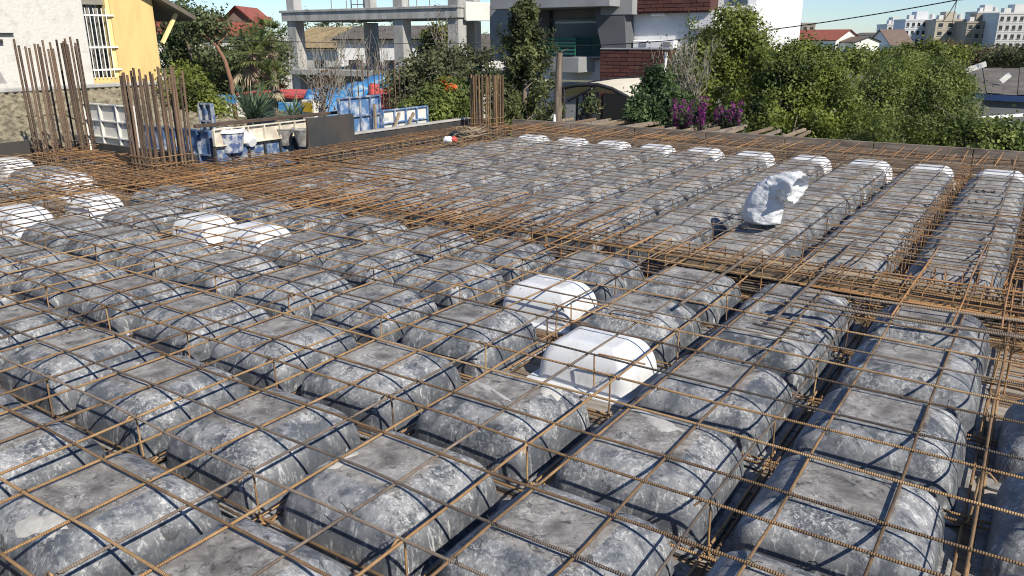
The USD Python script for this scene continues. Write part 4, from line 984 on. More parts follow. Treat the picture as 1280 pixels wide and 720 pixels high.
# scaffold ladder on the frame
LD = thing('scaffold', 'light metal scaffold ladder standing on the concrete frame', 'scaffold', (fx(412, 10)[0], FY + 1.5, z1t))
for x in (0, 0.9): obj('upright', MB().tube(np.array([(x, 0, 0), (x, 0, 2.2)]), .03, 6), 'steel_black', LD)
for z in np.arange(.25, 2.1, .35): obj('rung', MB().tube(np.array([(0, 0, z), (.9, 0, z)]), .02, 5), 'steel_black', LD)

# houses seen through and beside the frame
def gable(name, label, c, w, d, h, rh, wall, roof, yaw=0.0, wins=3, over=0.35):
    T = thing(name, label, 'house', c, yaw)
    obj('wall', MB().add(*MB().box((-w / 2, -d / 2, 0), (w / 2, d / 2, h)).arr()), wall, T)
    for s, nm in ((-1, 'roof'), (1, 'roof')):
        P = np.array([[(x, s * (d / 2 + over), h - over * rh / (d / 2) + 0.02), (x, 0, h + rh + 0.02)] for x in (-w / 2 - over, w / 2 + over)])
        b = MB().grid(P if s < 0 else P[::-1]); b.grid((P - (0, 0, .12))[::-1] if s < 0 else P - (0, 0, .12)); 
        obj(nm, b, roof, T)
    for x in (-w / 2 - .003, w / 2 + .003):
        obj('gable_wall', MB().add(np.array([(x, -d / 2, h), (x, d / 2, h), (x, 0, h + rh)]), [[0, 1, 2]]), wall, T)
    for i in range(wins):
        x = -w / 2 + w * (i + .5) / wins
        wn = obj('window', MB().box((x - .5, -d / 2 - .03, h * .45), (x + .5, -d / 2 + .02, h * .45 + 1.1)), 'window_dark', T)
        obj('sill', MB().box((x - .6, -d / 2 - .1, h * .45 - .08), (x + .6, -d / 2 - .004, h * .45 - .004)), 'plaster_white', wn)
    return T
c = ond(452, 60, 68); gable('tan_roof_house', 'house with a tan roof seen through the concrete frame', (c[0], c[1], GZ), 11, 7, 4.0, 1.5, 'plaster_offwhite', 'roof_tan', 0.0, 4)
c = ond(515, 60, 58); gable('white_house', 'white house with grey roof seen between the frame columns', (c[0], c[1], GZ), 8, 7, 4.6, 0.8, 'plaster_white', 'roof_shed', 0.3, 3)
c = ond(612, 70, 50); gable('white_house', 'white house with low roof behind the conifer and frame', (c[0], c[1], GZ), 7, 6, 3.9, 0.9, 'plaster_white', 'roof_shed', 0.5, 2)
# red roof house at left behind the trees
c = ond(254, 30, 52); zz = c[2]
RH = thing('red_roof_house', 'house with red tiled roof and pointed dormer behind left trees', 'house', (c[0], c[1], GZ), 0.594)
hh = ond(262, 45, 52)[2] - GZ; rt = ond(262, 22, 52)[2] - GZ
obj('wall', MB().box((-2.9, -3, 0), (4.0, 5, hh)), 'plaster_offwhite', RH)
for k in range(9):                            # courses of tiles
    t0, t1 = k / 9, (k + 1) / 9
    obj('tile_course', MB().box((-3.2, -3.4 + 3.4 * t0, hh + (rt - hh) * t0 - .02), (4.3, -3.4 + 3.4 * t1 + .15, hh + (rt - hh) * t0 + .16)), 'roof_tile_red', RH)
xd = 2.6; zd = ond(304, 8, 52)[2] - GZ; zd0 = ond(304, 28, 52)[2] - GZ
for s in (-1, 1):
    P = np.array([[(xd + s * 1.25, y, zd0 - .15), (xd, y, zd)] for y in (-1.5, 3)])
    b = MB().grid(P if s < 0 else P[::-1]); b.grid((P - (0, 0, .1))[::-1] if s < 0 else P - (0, 0, .1)); obj('dormer_roof', b, 'roof_tile_red', RH)
obj('dormer_wall', MB().add(np.array([(xd - 1.0, -1.2, hh), (xd + 1.0, -1.2, hh), (xd + 1.0, -1.2, zd0), (xd, -1.2, zd - .15), (xd - 1.0, -1.2, zd0)]), [[0, 1, 2], [0, 2, 4], [2, 3, 4]]), 'roof_brown', RH)

# ================================================================== modern house
MY = 27.0
def mp(px, py, y=MY): return ony(px, py, y)
m0 = np.array([mp(700, 90)[0], MY, GZ])
MH = thing('modern_house', 'modern grey and white house with brick panels and green balcony', 'house', m0)
def mbx(name, pxa, pya, pxb, pyb, y0, y1, mat, c=0.01, zlo=None, xr_=None, parent=MH):
    a, b = mp(pxa, pya, y0), mp(pxb, pyb, y0)
    z0 = zlo if zlo is not None else min(a[2], b[2])
    return obj(name, MB().box(np.array([min(a[0], b[0]), y0, z0]) - m0, np.array([max(a[0], b[0]), y1, max(a[2], b[2])]) - m0, c), mat, parent)
mbx('roof_overhang', 612, -40, 762, 7.5, MY - 1.4, MY + 6, 'plaster_grey')
mbx('recess_wall', 612, 7, 760, 75, MY + 1.2, MY + 1.5, 'plaster_grey')
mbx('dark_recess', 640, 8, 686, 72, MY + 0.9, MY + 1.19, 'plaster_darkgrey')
w = mbx('window', 694, 24, 752, 60, MY + 1.08, MY + 1.19, 'window_blue')
mbx('window_rail', 694, 27, 752, 28.5, MY + 1.04, MY + 1.075, 'plaster_white', parent=w)
# slanting fin
A = [mp(751, 8), mp(790, 8), mp(790, 20), mp(792, 62), mp(762, 62), mp(753, 20)]
V = np.array([p - m0 for p in A] + [p - m0 + (0, 1.6, 0) for p in A]); V[:6, 1] -= .6
F_ = [[0, 1, 2], [0, 2, 5], [5, 2, 3], [5, 3, 4]] + [[i, i + 6, (i + 1) % 6] for i in range(6)] + [[(i + 1) % 6, i + 6, (i + 1) % 6 + 6] for i in range(6)]
obj('slanted_fin', (V, np.array(F_)[:, ::-1]), 'plaster_darkgrey', MH)
mbx('fin_cap', 752, -30, 790, 18, MY - .62, MY + 1, 'plaster_grey')
mbx('balcony_glass', 718, 45, 762, 69, MY - 0.2, MY - 0.15, 'glass_green')
for k in range(5): mbx('balcony_rail', 676, 47.5 + 4.6 * k, 719, 50.0 + 4.6 * k, MY - 0.9, MY - 0.84, 'railing_green')
for px in (677, 698, 717): mbx('railing_post', px, 47, px + 1.6, 71, MY - 0.83, MY - 0.77, 'railing_green')
mbx('balcony_box', 688, 71, 723, 91, MY - 0.95, MY + 1.0, 'plaster_grey')
mbx('balcony_floor', 612, 69, 762, 73, MY - 0.15, MY + 1.19, 'plaster_grey')
mbx('lower_white_wall', 640, 73, 752, 101, MY + 0.3, MY + 0.6, 'plaster_white')
mbx('lower_wall', 640, 101, 752, 104, MY + 0.35, MY + 0.6, 'plaster_offwhite', zlo=GZ)
mbx('garage_door', 703, 104, 728, 140, MY + 0.25, MY + 0.34, 'plaster_grey', zlo=GZ)
mbx('door', 730, 104, 748, 150, MY + 0.2, MY + 0.34, 'window_dark', zlo=GZ)
# brick cladding in real courses
def cladding(px0, px1, py0, py1, y0, cols, parent, z_lo=None, course=0.125):
    a, b = mp(px0, py0, y0), mp(px1, py1, y0); z1_, z0_ = a[2], (z_lo if z_lo is not None else b[2]); x0_, x1_ = a[0], b[0]
    n = int((z1_ - z0_) / course); 
    for j in range(n):
        off = 0.5 * (j % 2); W = (x1_ - x0_) / cols
        for i in range(cols + (j % 2)):
            xa = max(x0_, x0_ + (i - off) * W); xb_ = min(x1_, x0_ + (i + 1 - off) * W)
            if xb_ - xa < .05: continue
            d = rng.uniform(0, .015)
            obj('brick', MB().box(np.array([xa + .01, y0 - .03 - d, z1_ - (j + 1) * course + .012]) - m0, np.array([xb_ - .01, y0 + .02, z1_ - j * course - .006]) - m0), ['brick_a', 'brick_b', 'brick_c'][int(rng.integers(3))], parent)
M('brick_a', (0.105, 0.036, 0.029), 0.85, 4.0, bump=0.01); M('brick_b', (0.085, 0.031, 0.027), 0.85, 4.0, bump=0.01); M('brick_c', (0.125, 0.047, 0.036), 0.85, 4.0, bump=0.01)
bw = mbx('brick_wall', 751, 62, 836, 130, MY - 1.6, MY - 1.3, 'brick_b', zlo=GZ)
cladding(751, 836, 62.5, 130, MY - 1.6, 5, bw, z_lo=-1.6)
mbx('garage_opening', 754, 116, 800, 150, MY - 1.68, MY - 1.64, 'canopy_shade_black', zlo=GZ)  # black panel painting the canopy shade onto the brick wall
mbx('wall_coping', 750, 60, 838, 62.3, MY - 1.66, MY - 1.25, 'plaster_grey')
ub = mbx('brick_band', 791, -20, 888, 15, MY - 0.2, MY + 0.5, 'brick_b')
cladding(791, 888, -8, 15, MY - 0.2, 6, ub)
mbx('white_wall', 792, 15.5, 870, 75, MY + 0.1, MY + 0.6, 'plaster_white', zlo=GZ)
mbx('right_wall', 870, -40, 941, 60, MY + 1.4, onx(999, 20, ony(941, 20, MY + 1.4)[0])[1], 'plaster_white', zlo=GZ)
mbx('lintel', 862, 14, 893, 36, MY - 0.1, MY + 1.39, 'plaster_white')
mbx('window', 858, 38, 884, 60, MY + 1.30, MY + 1.395, 'window_dark')
mbx('ledge', 905, 8, 943, 14, MY + 0.7, MY + 1.39, 'plaster_white')
mbx('window', 912, -8, 934, 6, MY + 1.32, MY + 1.395, 'window_blue')
a = mp(820, 55)
AC = obj('air_conditioner', MB().box(np.array([mp(794, 55)[0], MY - .22, mp(794, 60.5)[2]]) - m0, np.array([mp(846, 55)[0], MY + .098, mp(794, 50)[2]]) - m0, .03), 'plastic_white', MH)
for px in (799, 829):
    p, q = mp(px, 58, MY - .23), mp(px + 9, 52.5, MY - .23); obj('vent_grille', MB().box(np.array([p[0], MY - .235, p[2]]) - m0, np.array([q[0], MY - .221, q[2]]) - m0), 'plaster_grey', AC)
mbx('wall_lamp', 813, 16.5, 830, 19, MY - .1, MY + .098, 'plastic_white')

# carport canopy
CYA, CYB = 17.2, 22.5
arch = [ony(694, 113, CYA), ony(705, 109.5, CYA), ony(722, 106.5, CYA), ony(747, 105.8, CYA), ony(765, 111, CYA), ony(784, 121, CYA), ony(800, 133, CYA)]
c0 = arch[3].copy(); c0[2] = GZ
CP = thing('carport', 'cream membrane carport with black arched edge beside the brick wall', 'carport', c0)
A_ = np.array(arch); Bk = np.array([ony(a_, b_, CYB) for a_, b_ in ((708, 112), (722, 106.5), (745, 102), (770, 98.5), (798, 97), (820, 99), (838, 106))])
P = np.stack([A_ * (1 - t_) + Bk * t_ - (0, 0, 0.25 * math.sin(math.pi * t_)) for t_ in np.linspace(0, 1, 7)], 0)
b = MB().grid((P - c0)); b.grid((P - c0 - (0, 0, .012))[:, ::-1]); obj('canopy', b, 'membrane_cream', CP, smooth=True)
obj('arch', MB().tube(A_ - c0, 0.045, 8), 'steel_black', CP, smooth=True); obj('arch', MB().tube(Bk - c0, 0.04, 8), 'steel_black', CP, smooth=True)
obj('strut', MB().tube(np.array([ony(710, 126, CYA), ony(744, 108, CYA)]) - c0, 0.035, 6), 'steel_black', CP, smooth=True)
for p_ in (A_[1], Bk[1], A_[5], Bk[5]): obj('post', MB().tube(np.array([(p_[0], p_[1], GZ), p_]) - c0, 0.05, 8), 'steel_black', CP, smooth=True)
p = ony(833, 66, 24); q = ony(829, 100, 24)
tag(obj('white_pipe', MB().tube(np.array([p, q, (q[0], q[1], GZ)]), 0.055, 8), 'pipe_white', smooth=True), 'white pole standing before the brick wall behind shrubs', 'pole')
for n_, (px, py) in enumerate([(732, 146), (741, 144)]):
    c = ony(px, py, 15.5); t = thing('potted_plant', f"dark potted plant beyond the edge timbers, {('left', 'right')[n_]} of two", 'potted plant', (c[0], c[1], c[2] - .25))
    obj('pot', MB().lathe([(0, 0), (.12, 0), (.17, .28), (.18, .3), (.15, .3), (.14, .25), (0, .25)], 18), 'steel_black', t, smooth=35)
    obj('leaves', leaves(np.array([(0, 0, .45), (.05, 0, .55), (-.04, .03, .35)]), 160, .1, .09, 2.2, .8, n_), 'leaf_dark', t)
    obj('stand', MB().box((-.15, -.15, GZ - c[2] + .25), (.15, .15, -.003)), 'concrete_dark', t)
# rough post at the back edge
p, q = ony(697, 154, 13.6), ony(699, 66, 13.6)
PT = thing('timber_post', 'rough weathered timber post at the back edge board', 'post', (p[0], p[1], 0.05))
P = np.array([(0, 0, 0), (.012, 0, .4), (-.008, .01, .8), (.01, 0, 1.2), (q[0] - p[0] + .01, 0, q[2] - .05)])
v_, f_ = MB().tube(P[np.repeat(np.arange(5), 1)], [.082, .076, .07, .066, .06], 12).arr(); v_ = v_ + .02 * (np.stack([meshkit.fbm(v_ * (14, 14, 3) + c_ * 9, 3, c_) for c_ in range(3)], -1) - .5)
obj('trunk', (v_, f_), 'timber_post', PT, smooth=50)
obj('twig', MB().tube(np.array([(0, 0, q[2] - .1), (.08, 0, q[2] - .02), (.2, .02, q[2] + .02)]), [.02, .014, .008], 6), 'timber_post', PT, smooth=True)
obj('twig', MB().tube(np.array([(0, 0, q[2] - .12), (-.05, 0, q[2] - .05), (-.1, .0, q[2] - .03)]), [.018, .012, .007], 6), 'timber_post', PT, smooth=True)
o = obj('white_marker', MB().lathe([(0, 0), (.03, 0), (.028, .12), (.018, .16), (.018, .2), (0, .2)], 12, ony(693, 152.5, 13.42) - (0, 0, .05)), 'plastic_white', smooth=40); tag(o, 'small white bottle on the edge board beside the post', 'bottle')

# ================================================================== yard things left of the concrete frame
def tarp(name, label, corners, mat, sag=0.15, seed=0, n=16, drop=0.35):
    a, b, c, d = map(np.array, corners); u = np.linspace(0, 1, n)
    P = np.array([[(a * (1 - s) + b * s) * (1 - t_) + (d * (1 - s) + c * s) * t_ for t_ in u] for s in u])
    P[..., 2] += sag * (meshkit.fbm(P * (2, 2, 2) + seed, 3, seed) - .5) * 2
    e = np.minimum.reduce([np.broadcast_to(u[:, None], (n, n)), np.broadcast_to(1 - u[:, None], (n, n)), np.broadcast_to(u[None], (n, n)), np.broadcast_to(1 - u[None], (n, n))])
    P[..., 2] -= drop * np.clip(1 - e / .12, 0, 1)
    m = MB().grid(P); m.grid((P - (0, 0, .01))[::-1])
    return tag(obj(name, m, mat, smooth=True), label, 'tarpaulin')
def quadd(p0, p1, D0, D1, py0, py1):
    return [ond(p0, py0, D0), ond(p1, py0, D0), ond(p1 + (p1 - p0) * .05, py1, D1), ond(p0, py1, D1)]
c = ond(365, 117, 23)
SH = thing('red_roof_shed', 'low grey shed with flat red roof behind the spiky plant', 'shed', (c[0], c[1], GZ))
obj('wall', MB().box((-1.1, -.8, 0), (1.1, .9, c[2] - GZ - .05)), 'plaster_grey', SH); obj('roof', MB().box((-1.25, -.95, c[2] - GZ - .045), (1.25, 1.05, c[2] - GZ + .04), .01), 'tarp_red', SH)
tarp('blue_tarp', 'crumpled blue tarpaulin over a stack behind the dark plate', quadd(376, 436, 20, 21.6, 124, 110), 'tarp_blue', .22, 2)
tarp('blue_white_tarp', 'pale blue and white sheeting behind the thin column bars', quadd(425, 500, 22, 24, 118, 98), 'tarp_blue', .3, 8)
tarp('red_tarp', 'red tarpaulin over a stack behind the thin column bars', quadd(455, 512, 21, 23, 122, 103), 'tarp_red', .12, 5, drop=.5)
for nm, px, D_, w_, top in (('pallet_stack', 405, 20.8, 1.0, 118), ('pallet_stack', 485, 22, 1.1, 115)):
    c = ond(px, top, D_); T = thing(nm, f"dark stack of boards under the {'blue' if px < 450 else 'red'} tarpaulin", 'stack', (c[0], c[1], GZ)); hz = c[2] - GZ - .1
    for k in range(5): obj('board_layer', MB().box((-w_ / 2 + rng.uniform(-.05, .05), -.5, hz * k / 5), (w_ / 2, .5, hz * (k + 1) / 5 - .04)), 'plank_wood_brown', T)
c = ond(391, 133, 18.5); t = thing('yellow_box', 'small grey cabinet with a yellow panel behind the dark plate', 'cabinet', (c[0], c[1], GZ))
obj('case', MB().box((-.2, -.15, 0), (.2, .15, c[2] - GZ + .15), .01), 'plaster_offwhite', t); obj('panel', MB().box((-.15, -.17, c[2] - GZ - .12), (.15, -.152, c[2] - GZ + .1)), 'yellow_box', t)
for n_, (px, py) in enumerate([(281, 124), (362, 133)]):
    c = ond(px, py, 19); o = obj('blue_sheet', MB().beam(c + (-.24, -.12, 0), c + (.24, .12, 0), .04, .2), 'tarp_blue'); tag(o, f"bright blue sheet showing {('left of', 'right behind')[n_]} the spiky plant", 'sheet')

# ---- vegetation at left
def P3(px, py, D_): return ond(px, py, D_)
def gb(px, D_): 
    q = ond(px, 100, D_); return (q[0], q[1], GZ)
tree('dark_tree', 'dark leafy tree with pale leaning trunk left of the fan palm', 'tree', gb(262, 26), [(P3(252, 88, 26), (1.05, 1.0, .75)), (P3(224, 28, 25), (.55, .55, .5)), (P3(277, 92, 26), (.9, .9, .7)), (P3(222, 62, 25.5), (.55, .55, .65))], 17000, .105, 'leaf_dark', clumps=150, spread=.16, seed=11, r_tr=.1)
m_ = MB(); rr0 = np.random.default_rng(3)
pts = [ond(294, 125, 23), ond(289, 102, 23), ond(281, 75, 23.1), ond(270, 56, 23.2), ond(258, 44, 23.3)]; pts[0][2] = GZ
PTR = thing('leaning_tree', 'slim tree with bare reddish leaning trunk before dark foliage', 'tree', pts[0])
m_.tube(np.array(pts) - pts[0], [.075, .065, .055, .045, .035], 8); limb(m_, pts[3] - pts[0], ond(246, 38, 23.3) - pts[0], .045, .02, rr0); limb(m_, pts[3] - pts[0], ond(285, 42, 23.3) - pts[0], .045, .02, rr0)
obj('trunk', m_, 'bark_red', PTR, smooth=True)
cl, od = ellipsoid_clumps(ond(252, 32, 23.3) - pts[0], (.75, .75, .38), 30, rr0); obj('crown', leaves(cl, 2600, .11, .14, 1.8, .2, 4, 0, od), 'leaf_dark', PTR)
tree('dark_conifer_hedge', 'dense dark green trees behind the fan palm', 'tree', gb(330, 30), [(P3(318, 86, 30), (1.2, 1.2, 1.1)), (P3(338, 66, 31), (.6, .8, .8)), (P3(298, 74, 30), (.8, .8, .6))], 17000, .105, 'leaf_dark', clumps=150, spread=.2, seed=12)
q = gb(318, 24); fan_palm('fan palm with drooping green fronds left of the concrete frame', q, ond(315, 66, 24)[2] - GZ, 5, 30, .85, .15)
q = gb(342, 22); fan_palm('lower fan palm with yellowish fronds against the frame column', q, ond(342, 100, 22)[2] - GZ, 8, 24, .55, .12)
q = gb(341, 25); fan_palm('fan palm with high narrow crown under the frame beam', q, ond(345, 45, 25)[2] - GZ, 9, 22, .62, .12)
tree('hedge_bush', 'bright yellow-green hedge bush right of the yellow wall', 'bush', gb(238, 17), [(P3(243, 122, 17), (.42, .42, .40)), (P3(226, 104, 17.5), (.32, .32, .36)), (P3(262, 138, 17), (.4, .4, .25))], 7000, .075, 'leaf_yellowgreen', clumps=90, spread=.13, seed=14)
agave('large spiky grey-green plant behind the cream form panel', ond(316, 148, 15.2), .80, 150, 3)
agave('smaller spiky plant right of the large spiky plant', ond(366, 148, 15.8), .55, 45, 6)
bare_shrub('bare_shrub', 'tall bare grey twiggy shrub before the concrete frame', ond(415, 150, 21), 2.3, 1.0, 30, 4, leafmat='leaf_olive', nl=260)
bare_shrub('bare_shrub', 'bare twiggy shrub with brown leaves left of blue panels', ond(405, 152, 18.5), 1.25, .45, 20, 5, leafmat='leaf_brown', nl=380)
bare_shrub('bare_shrub', 'tall bare shrub right before the dark frame column', ond(470, 130, 24), 2.2, .8, 22, 6, leafmat='leaf_olive', nl=200)
bare_shrub('bare_shrub', 'thin bare sapling with a few red-brown leaves at the frame', ond(556, 95, 26), 2.1, .5, 10, 7, leafmat='leaf_brown', nl=160)
q = ond(545, 60, 48); tree('small_yellow_tree', 'small yellow-green tree seen through the concrete frame', 'tree', (q[0], q[1], GZ), [(q, (1.1, 1.1, 1.4))], 3000, .2, 'leaf_yellowgreen', clumps=40, spread=.25, seed=15)
tree('grey_green_shrub', 'broad grey-green shrub behind the orange-flowered bush', 'bush', gb(540, 21), [(P3(545, 97, 21), (1.15, .9, .75)), (P3(515, 105, 20.5), (.7, .7, .6)), (P3(585, 90, 21.5), (.8, .8, .65))], 13000, .10, 'leaf_olive', bark='twig_grey', clumps=130, spread=.14, seed=16)
tree('flowering_bush', 'bright green bush with orange flowers left of the corner bars', 'bush', gb(545, 16.6), [(P3(545, 140, 16.6), (.62, .62, .42)), (P3(525, 148, 16.4), (.45, .45, .32)), (P3(565, 128, 16.9), (.42, .42, .42))], 11000, .075, 'leaf_bush', clumps=110, spread=.09, seed=17,
     extra=[('flowers', 'petal_orange', 4, 70, .09, .05, 1.1), ('yellow_leaves', 'leaf_yellowgreen', 14, 600, .08, .07, 1.5)])
# conifer with upward sprays
def conifer(label, base, h, w, n, seed, mat='leaf_conifer', z0=0.1):
    r = np.random.default_rng(seed); T = thing('conifer', label, 'tree', base)
    tm = MB(); tm.tube(np.array([(0, 0, 0), (.02, 0, h * .5), (0, 0, h * .95)]), [.1, .07, .02], 8)
    C = []; O = []
    for i in range(150):
        t_ = r.random() ** .9; z = h * (z0 + (1 - z0) * t_); rad = w * (1 - t_ ** 1.3) ** .8 * (.45 + .55 * r.random()) * (1.25 if r.random() < .16 else 1) + .06; a = r.uniform(0, 6.28)
        for s in np.linspace(.3, 1, 5):
            C.append((rad * s * math.cos(a), rad * s * math.sin(a), z + .75 * rad * s * s)); O.append((math.cos(a) * .6, math.sin(a) * .6, .8))
        if i % 4 == 0: limb(tm, (0, 0, z - .1), C[-1], .02, .006, r)
    obj('trunk', tm, 'bark_grey', T, smooth=True)
    obj('crown', leaves(np.array(C), n, .11, .065, 2.6, .6, seed, 0, np.array(O)), mat, T); return T
q = gb(655, 19); conifer('tall narrow conifer right of the back corner bars', q, ond(648, 4, 19)[2] - GZ, 1.4, 30000, 21)
# ---- vegetation at right
tree('climbing_shrub', 'glossy green shrub in front of the carport', 'bush', gb(812, 16.2), [(P3(816, 128, 16.2), (.42, .42, .42)), (P3(803, 146, 16), (.33, .33, .25)), (P3(822, 105, 16.4), (.26, .26, .28)), (P3(842, 140, 16.3), (.42, .42, .4))], 11000, .075, 'leaf_bluegreen', clumps=110, spread=.085, seed=31)
tree('yellow_green_tree', 'tall yellow-green tree before the white house wall', 'tree', gb(910, 20), [(P3(905, 66, 20), (.95, .85, .75)), (P3(918, 30, 20.3), (.55, .5, .42)), (P3(880, 90, 19.7), (.8, .7, .65)), (P3(945, 92, 19.6), (.9, .8, .7)), (P3(900, 130, 19), (1.1, .9, .5)), (P3(938, 55, 20), (.5, .5, .5))], 34000, .080, 'leaf_yellowgreen', clumps=260, spread=.12, seed=32, r_tr=.07)
tree('citrus_tree', 'dense glossy green tree right of the tall yellow-green tree', 'tree', gb(990, 17.5), [(P3(985, 92, 17.5), (.85, .8, .6)), (P3(1012, 104, 17.3), (.8, .75, .6)), (P3(975, 132, 17), (1.0, .8, .45)), (P3(1032, 140, 16.8), (.7, .7, .5)), (P3(997, 70, 17.8), (.42, .4, .28)), (P3(985, 166, 16.2), (.8, .6, .3)), (P3(935, 160, 16.6), (.6, .5, .3))], 42000, .072, 'leaf_green', clumps=240, spread=.11, seed=33)
tree('large_bush', 'large rounded olive-green bush at the right behind edge board', 'bush', gb(1140, 17), [(P3(1140, 124, 17), (.95, .85, .75)), (P3(1090, 130, 16.6), (.7, .7, .6)), (P3(1185, 126, 16.9), (.6, .6, .6)), (P3(1130, 98, 17.3), (.75, .7, .36)), (P3(1172, 160, 16), (.85, .7, .42)), (P3(1100, 164, 15.9), (.9, .7, .34)), (P3(1165, 90, 17.3), (.45, .45, .25))], 60000, .062, 'leaf_bush', clumps=300, spread=.13, seed=34, elong=2.4,
     extra=[('yellow_leaves', 'leaf_yellowgreen', 40, 1600, .085, .09, 1.4)])
tree('low_shrub', 'low dark shrub growing behind the right edge board', 'bush', gb(1210, 15.4), [(P3(1220, 180, 15.4), (.8, .6, .4)), (P3(1265, 180, 15.4), (.7, .6, .4))], 7000, .085, 'leaf_bush', clumps=80, spread=.12, seed=35)
bare_shrub('bare_shrub', 'leafless grey shrub before the white wall and yellow-green tree', ond(852, 150, 17), 1.75, .75, 34, 41, leafmat='leaf_olive', nl=900)
def flowers(label, base, h, w, n, seed):
    r = np.random.default_rng(seed); T = thing('purple_flowers', label, 'flowers', base); m = MB(); C = []
    for i in range(n):
        a = r.uniform(0, 6.28); rad = w * math.sqrt(r.random()); hh_ = h * r.uniform(.5, 1); q_ = np.array([rad * math.cos(a), rad * math.sin(a), hh_]); m.tube(np.array([q_ * (.4, .4, 0), q_ * (.8, .8, .55), q_]), [.008, .007, .004], 4)
        for t_ in np.linspace(.4, 1, 8): C.append(q_ * (.8 + .2 * t_, .8 + .2 * t_, t_))
    obj('stems', m, 'leaf_bush', T); obj('blossoms', leaves(np.array(C), n * 60, .045, .024, 1.4, .3, seed), 'petal_purple', T)
    cl_, od_ = ellipsoid_clumps((0, 0, h * .3), (w, w, h * .35), 20, r); obj('leaves', leaves(cl_, 1200, .08, .08, 2, .3, seed), 'leaf_dark', T)
flowers('cluster of bright purple flower spikes before the green trees', ond(862, 172, 14.9), .72, .34, 26, 51)
flowers('smaller dull purple flower cluster right of the bright one', ond(908, 170, 15.2), .64, .30, 13, 52)
# right-hand shed, hedges far away
c0 = ond(1262, 100, 24)
SD = thing('low_shed', 'long low shed with weathered roof and blue fascia at right', 'shed', (c0[0], c0[1], GZ))
e0, e1 = ond(1214, 116, 23) - (c0[0], c0[1], GZ), ond(1330, 122, 23) - (c0[0], c0[1], GZ)
r0_, r1_ = ond(1205, 86, 29) - (c0[0], c0[1], GZ), ond(1345, 84, 29) - (c0[0], c0[1], GZ)
for k in range(6):
    t0, t1 = k / 6, (k + 1) / 6
    A1, B1 = e0 * (1 - t0) + e1 * t0, e0 * (1 - t1) + e1 * t1; A2, B2 = r0_ * (1 - t0) + r1_ * t0, r0_ * (1 - t1) + r1_ * t1
    dz = np.array([0, 0, .02 * (k % 2)]); b = MB().grid(np.array([[A1 + dz, A2 + dz], [B1 + dz, B2 + dz]])); b.grid(np.array([[A1 + dz, A2 + dz], [B1 + dz, B2 + dz]])[::-1] - (0, 0, .05)); obj('roof_sheet', b, 'roof_shed', SD)
obj('fascia', MB().beam(e0 - (0, .02, .10), e1 - (0, .02, .10), .04, .17), 'paint_blue', SD)
obj('wall', MB().beam(e0 * (1, 1, 0) + (.3, .5, 1.5), e1 * (1, 1, 0) + (.3, .5, 1.5), .2, 2.9), 'plaster_darkgrey', SD)
for n_, (px, py, D_) in enumerate([(1220, 84, 25), (1264, 98, 24.5)]):
    c = ond(px, py, D_); t = thing('roof_sheet_scrap', f"pale metal piece lying on the right shed roof, {('left', 'right')[n_]} of two", 'metal sheet', c)
    obj('sheet', MB().beam((-.25, -.1, -.10), (.25, .1, .10) if n_ == 0 else (-.05, 0, .12), .16, .04, up=(0, 1, .2)), 'panel_pale', t)
p, q = ond(1205, 149, 19), ond(1300, 142, 21); tag(obj('pale_rail', MB().beam(p, q, .05, .07), 'pipe_white'), 'pale rail crossing behind the bush at right', 'rail')
for n_, px in enumerate((1212, 1262)):
    p = ond(px, 147, 19.6); tag(obj('rail_post', MB().beam((p[0], p[1], GZ), p - (0, 0, .05), .06, .06, up=(0, 1, 0)), 'pipe_white'), f"pale post under the rail at right, {('left', 'right')[n_]} one", 'post')
far = [('distant_hedge', 'dark green distant hedge before the far red-roofed houses', 1040, 74, 60, (3.6, 3, .8), 'leaf_green'), ('distant_hedge', 'green distant trees below the grey far buildings', 1110, 73, 70, (4.5, 3, .8), 'leaf_bush'),
       ('distant_tree', 'yellowish distant tree below the white apartment block', 1155, 70, 60, (2.4, 2, .75), 'leaf_yellowgreen'), ('distant_tree', 'yellowish distant tree below the sand-coloured block', 1213, 70, 75, (3.4, 3, .7), 'leaf_yellowgreen'),
       ('distant_tree', 'brownish dry distant trees at the right picture edge', 1262, 73, 65, (3.2, 3, .7), 'leaf_dry'), ('distant_tree', 'dark distant trees above the shed roof at right', 1296, 70, 58, (2.4, 3, .7), 'leaf_olive'),
       ('distant_tree', 'grey bare-looking distant trees before the beige block', 1180, 60, 120, (3.4, 3, 1.0), 'leaf_dry'), ('distant_tree', 'dark tree left of the conifer behind the frame', 600, 80, 60, (4, 3, 2), 'leaf_dark'),
       ('distant_tree', 'distant green trees behind the tan roofed house', 455, 52, 95, (7, 4, 2.6), 'leaf_green'), ('distant_tree', 'distant dark trees seen through the left frame bay', 395, 58, 80, (4, 3, 3.2), 'leaf_dark')]
for n_, (nm, lab, px, py, D_, rad, mt) in enumerate(far):
    q = ond(px, py, D_); tree(nm, lab, 'tree', (q[0], q[1], GZ), [(q, rad), (q + (rad[0] * .7, 0, -.3), np.array(rad) * .7), (q - (rad[0] * .7, 0, .3), np.array(rad) * .7)], 7000, .24, mt, clumps=130, spread=.24, seed=60 + n_, r_tr=.18)

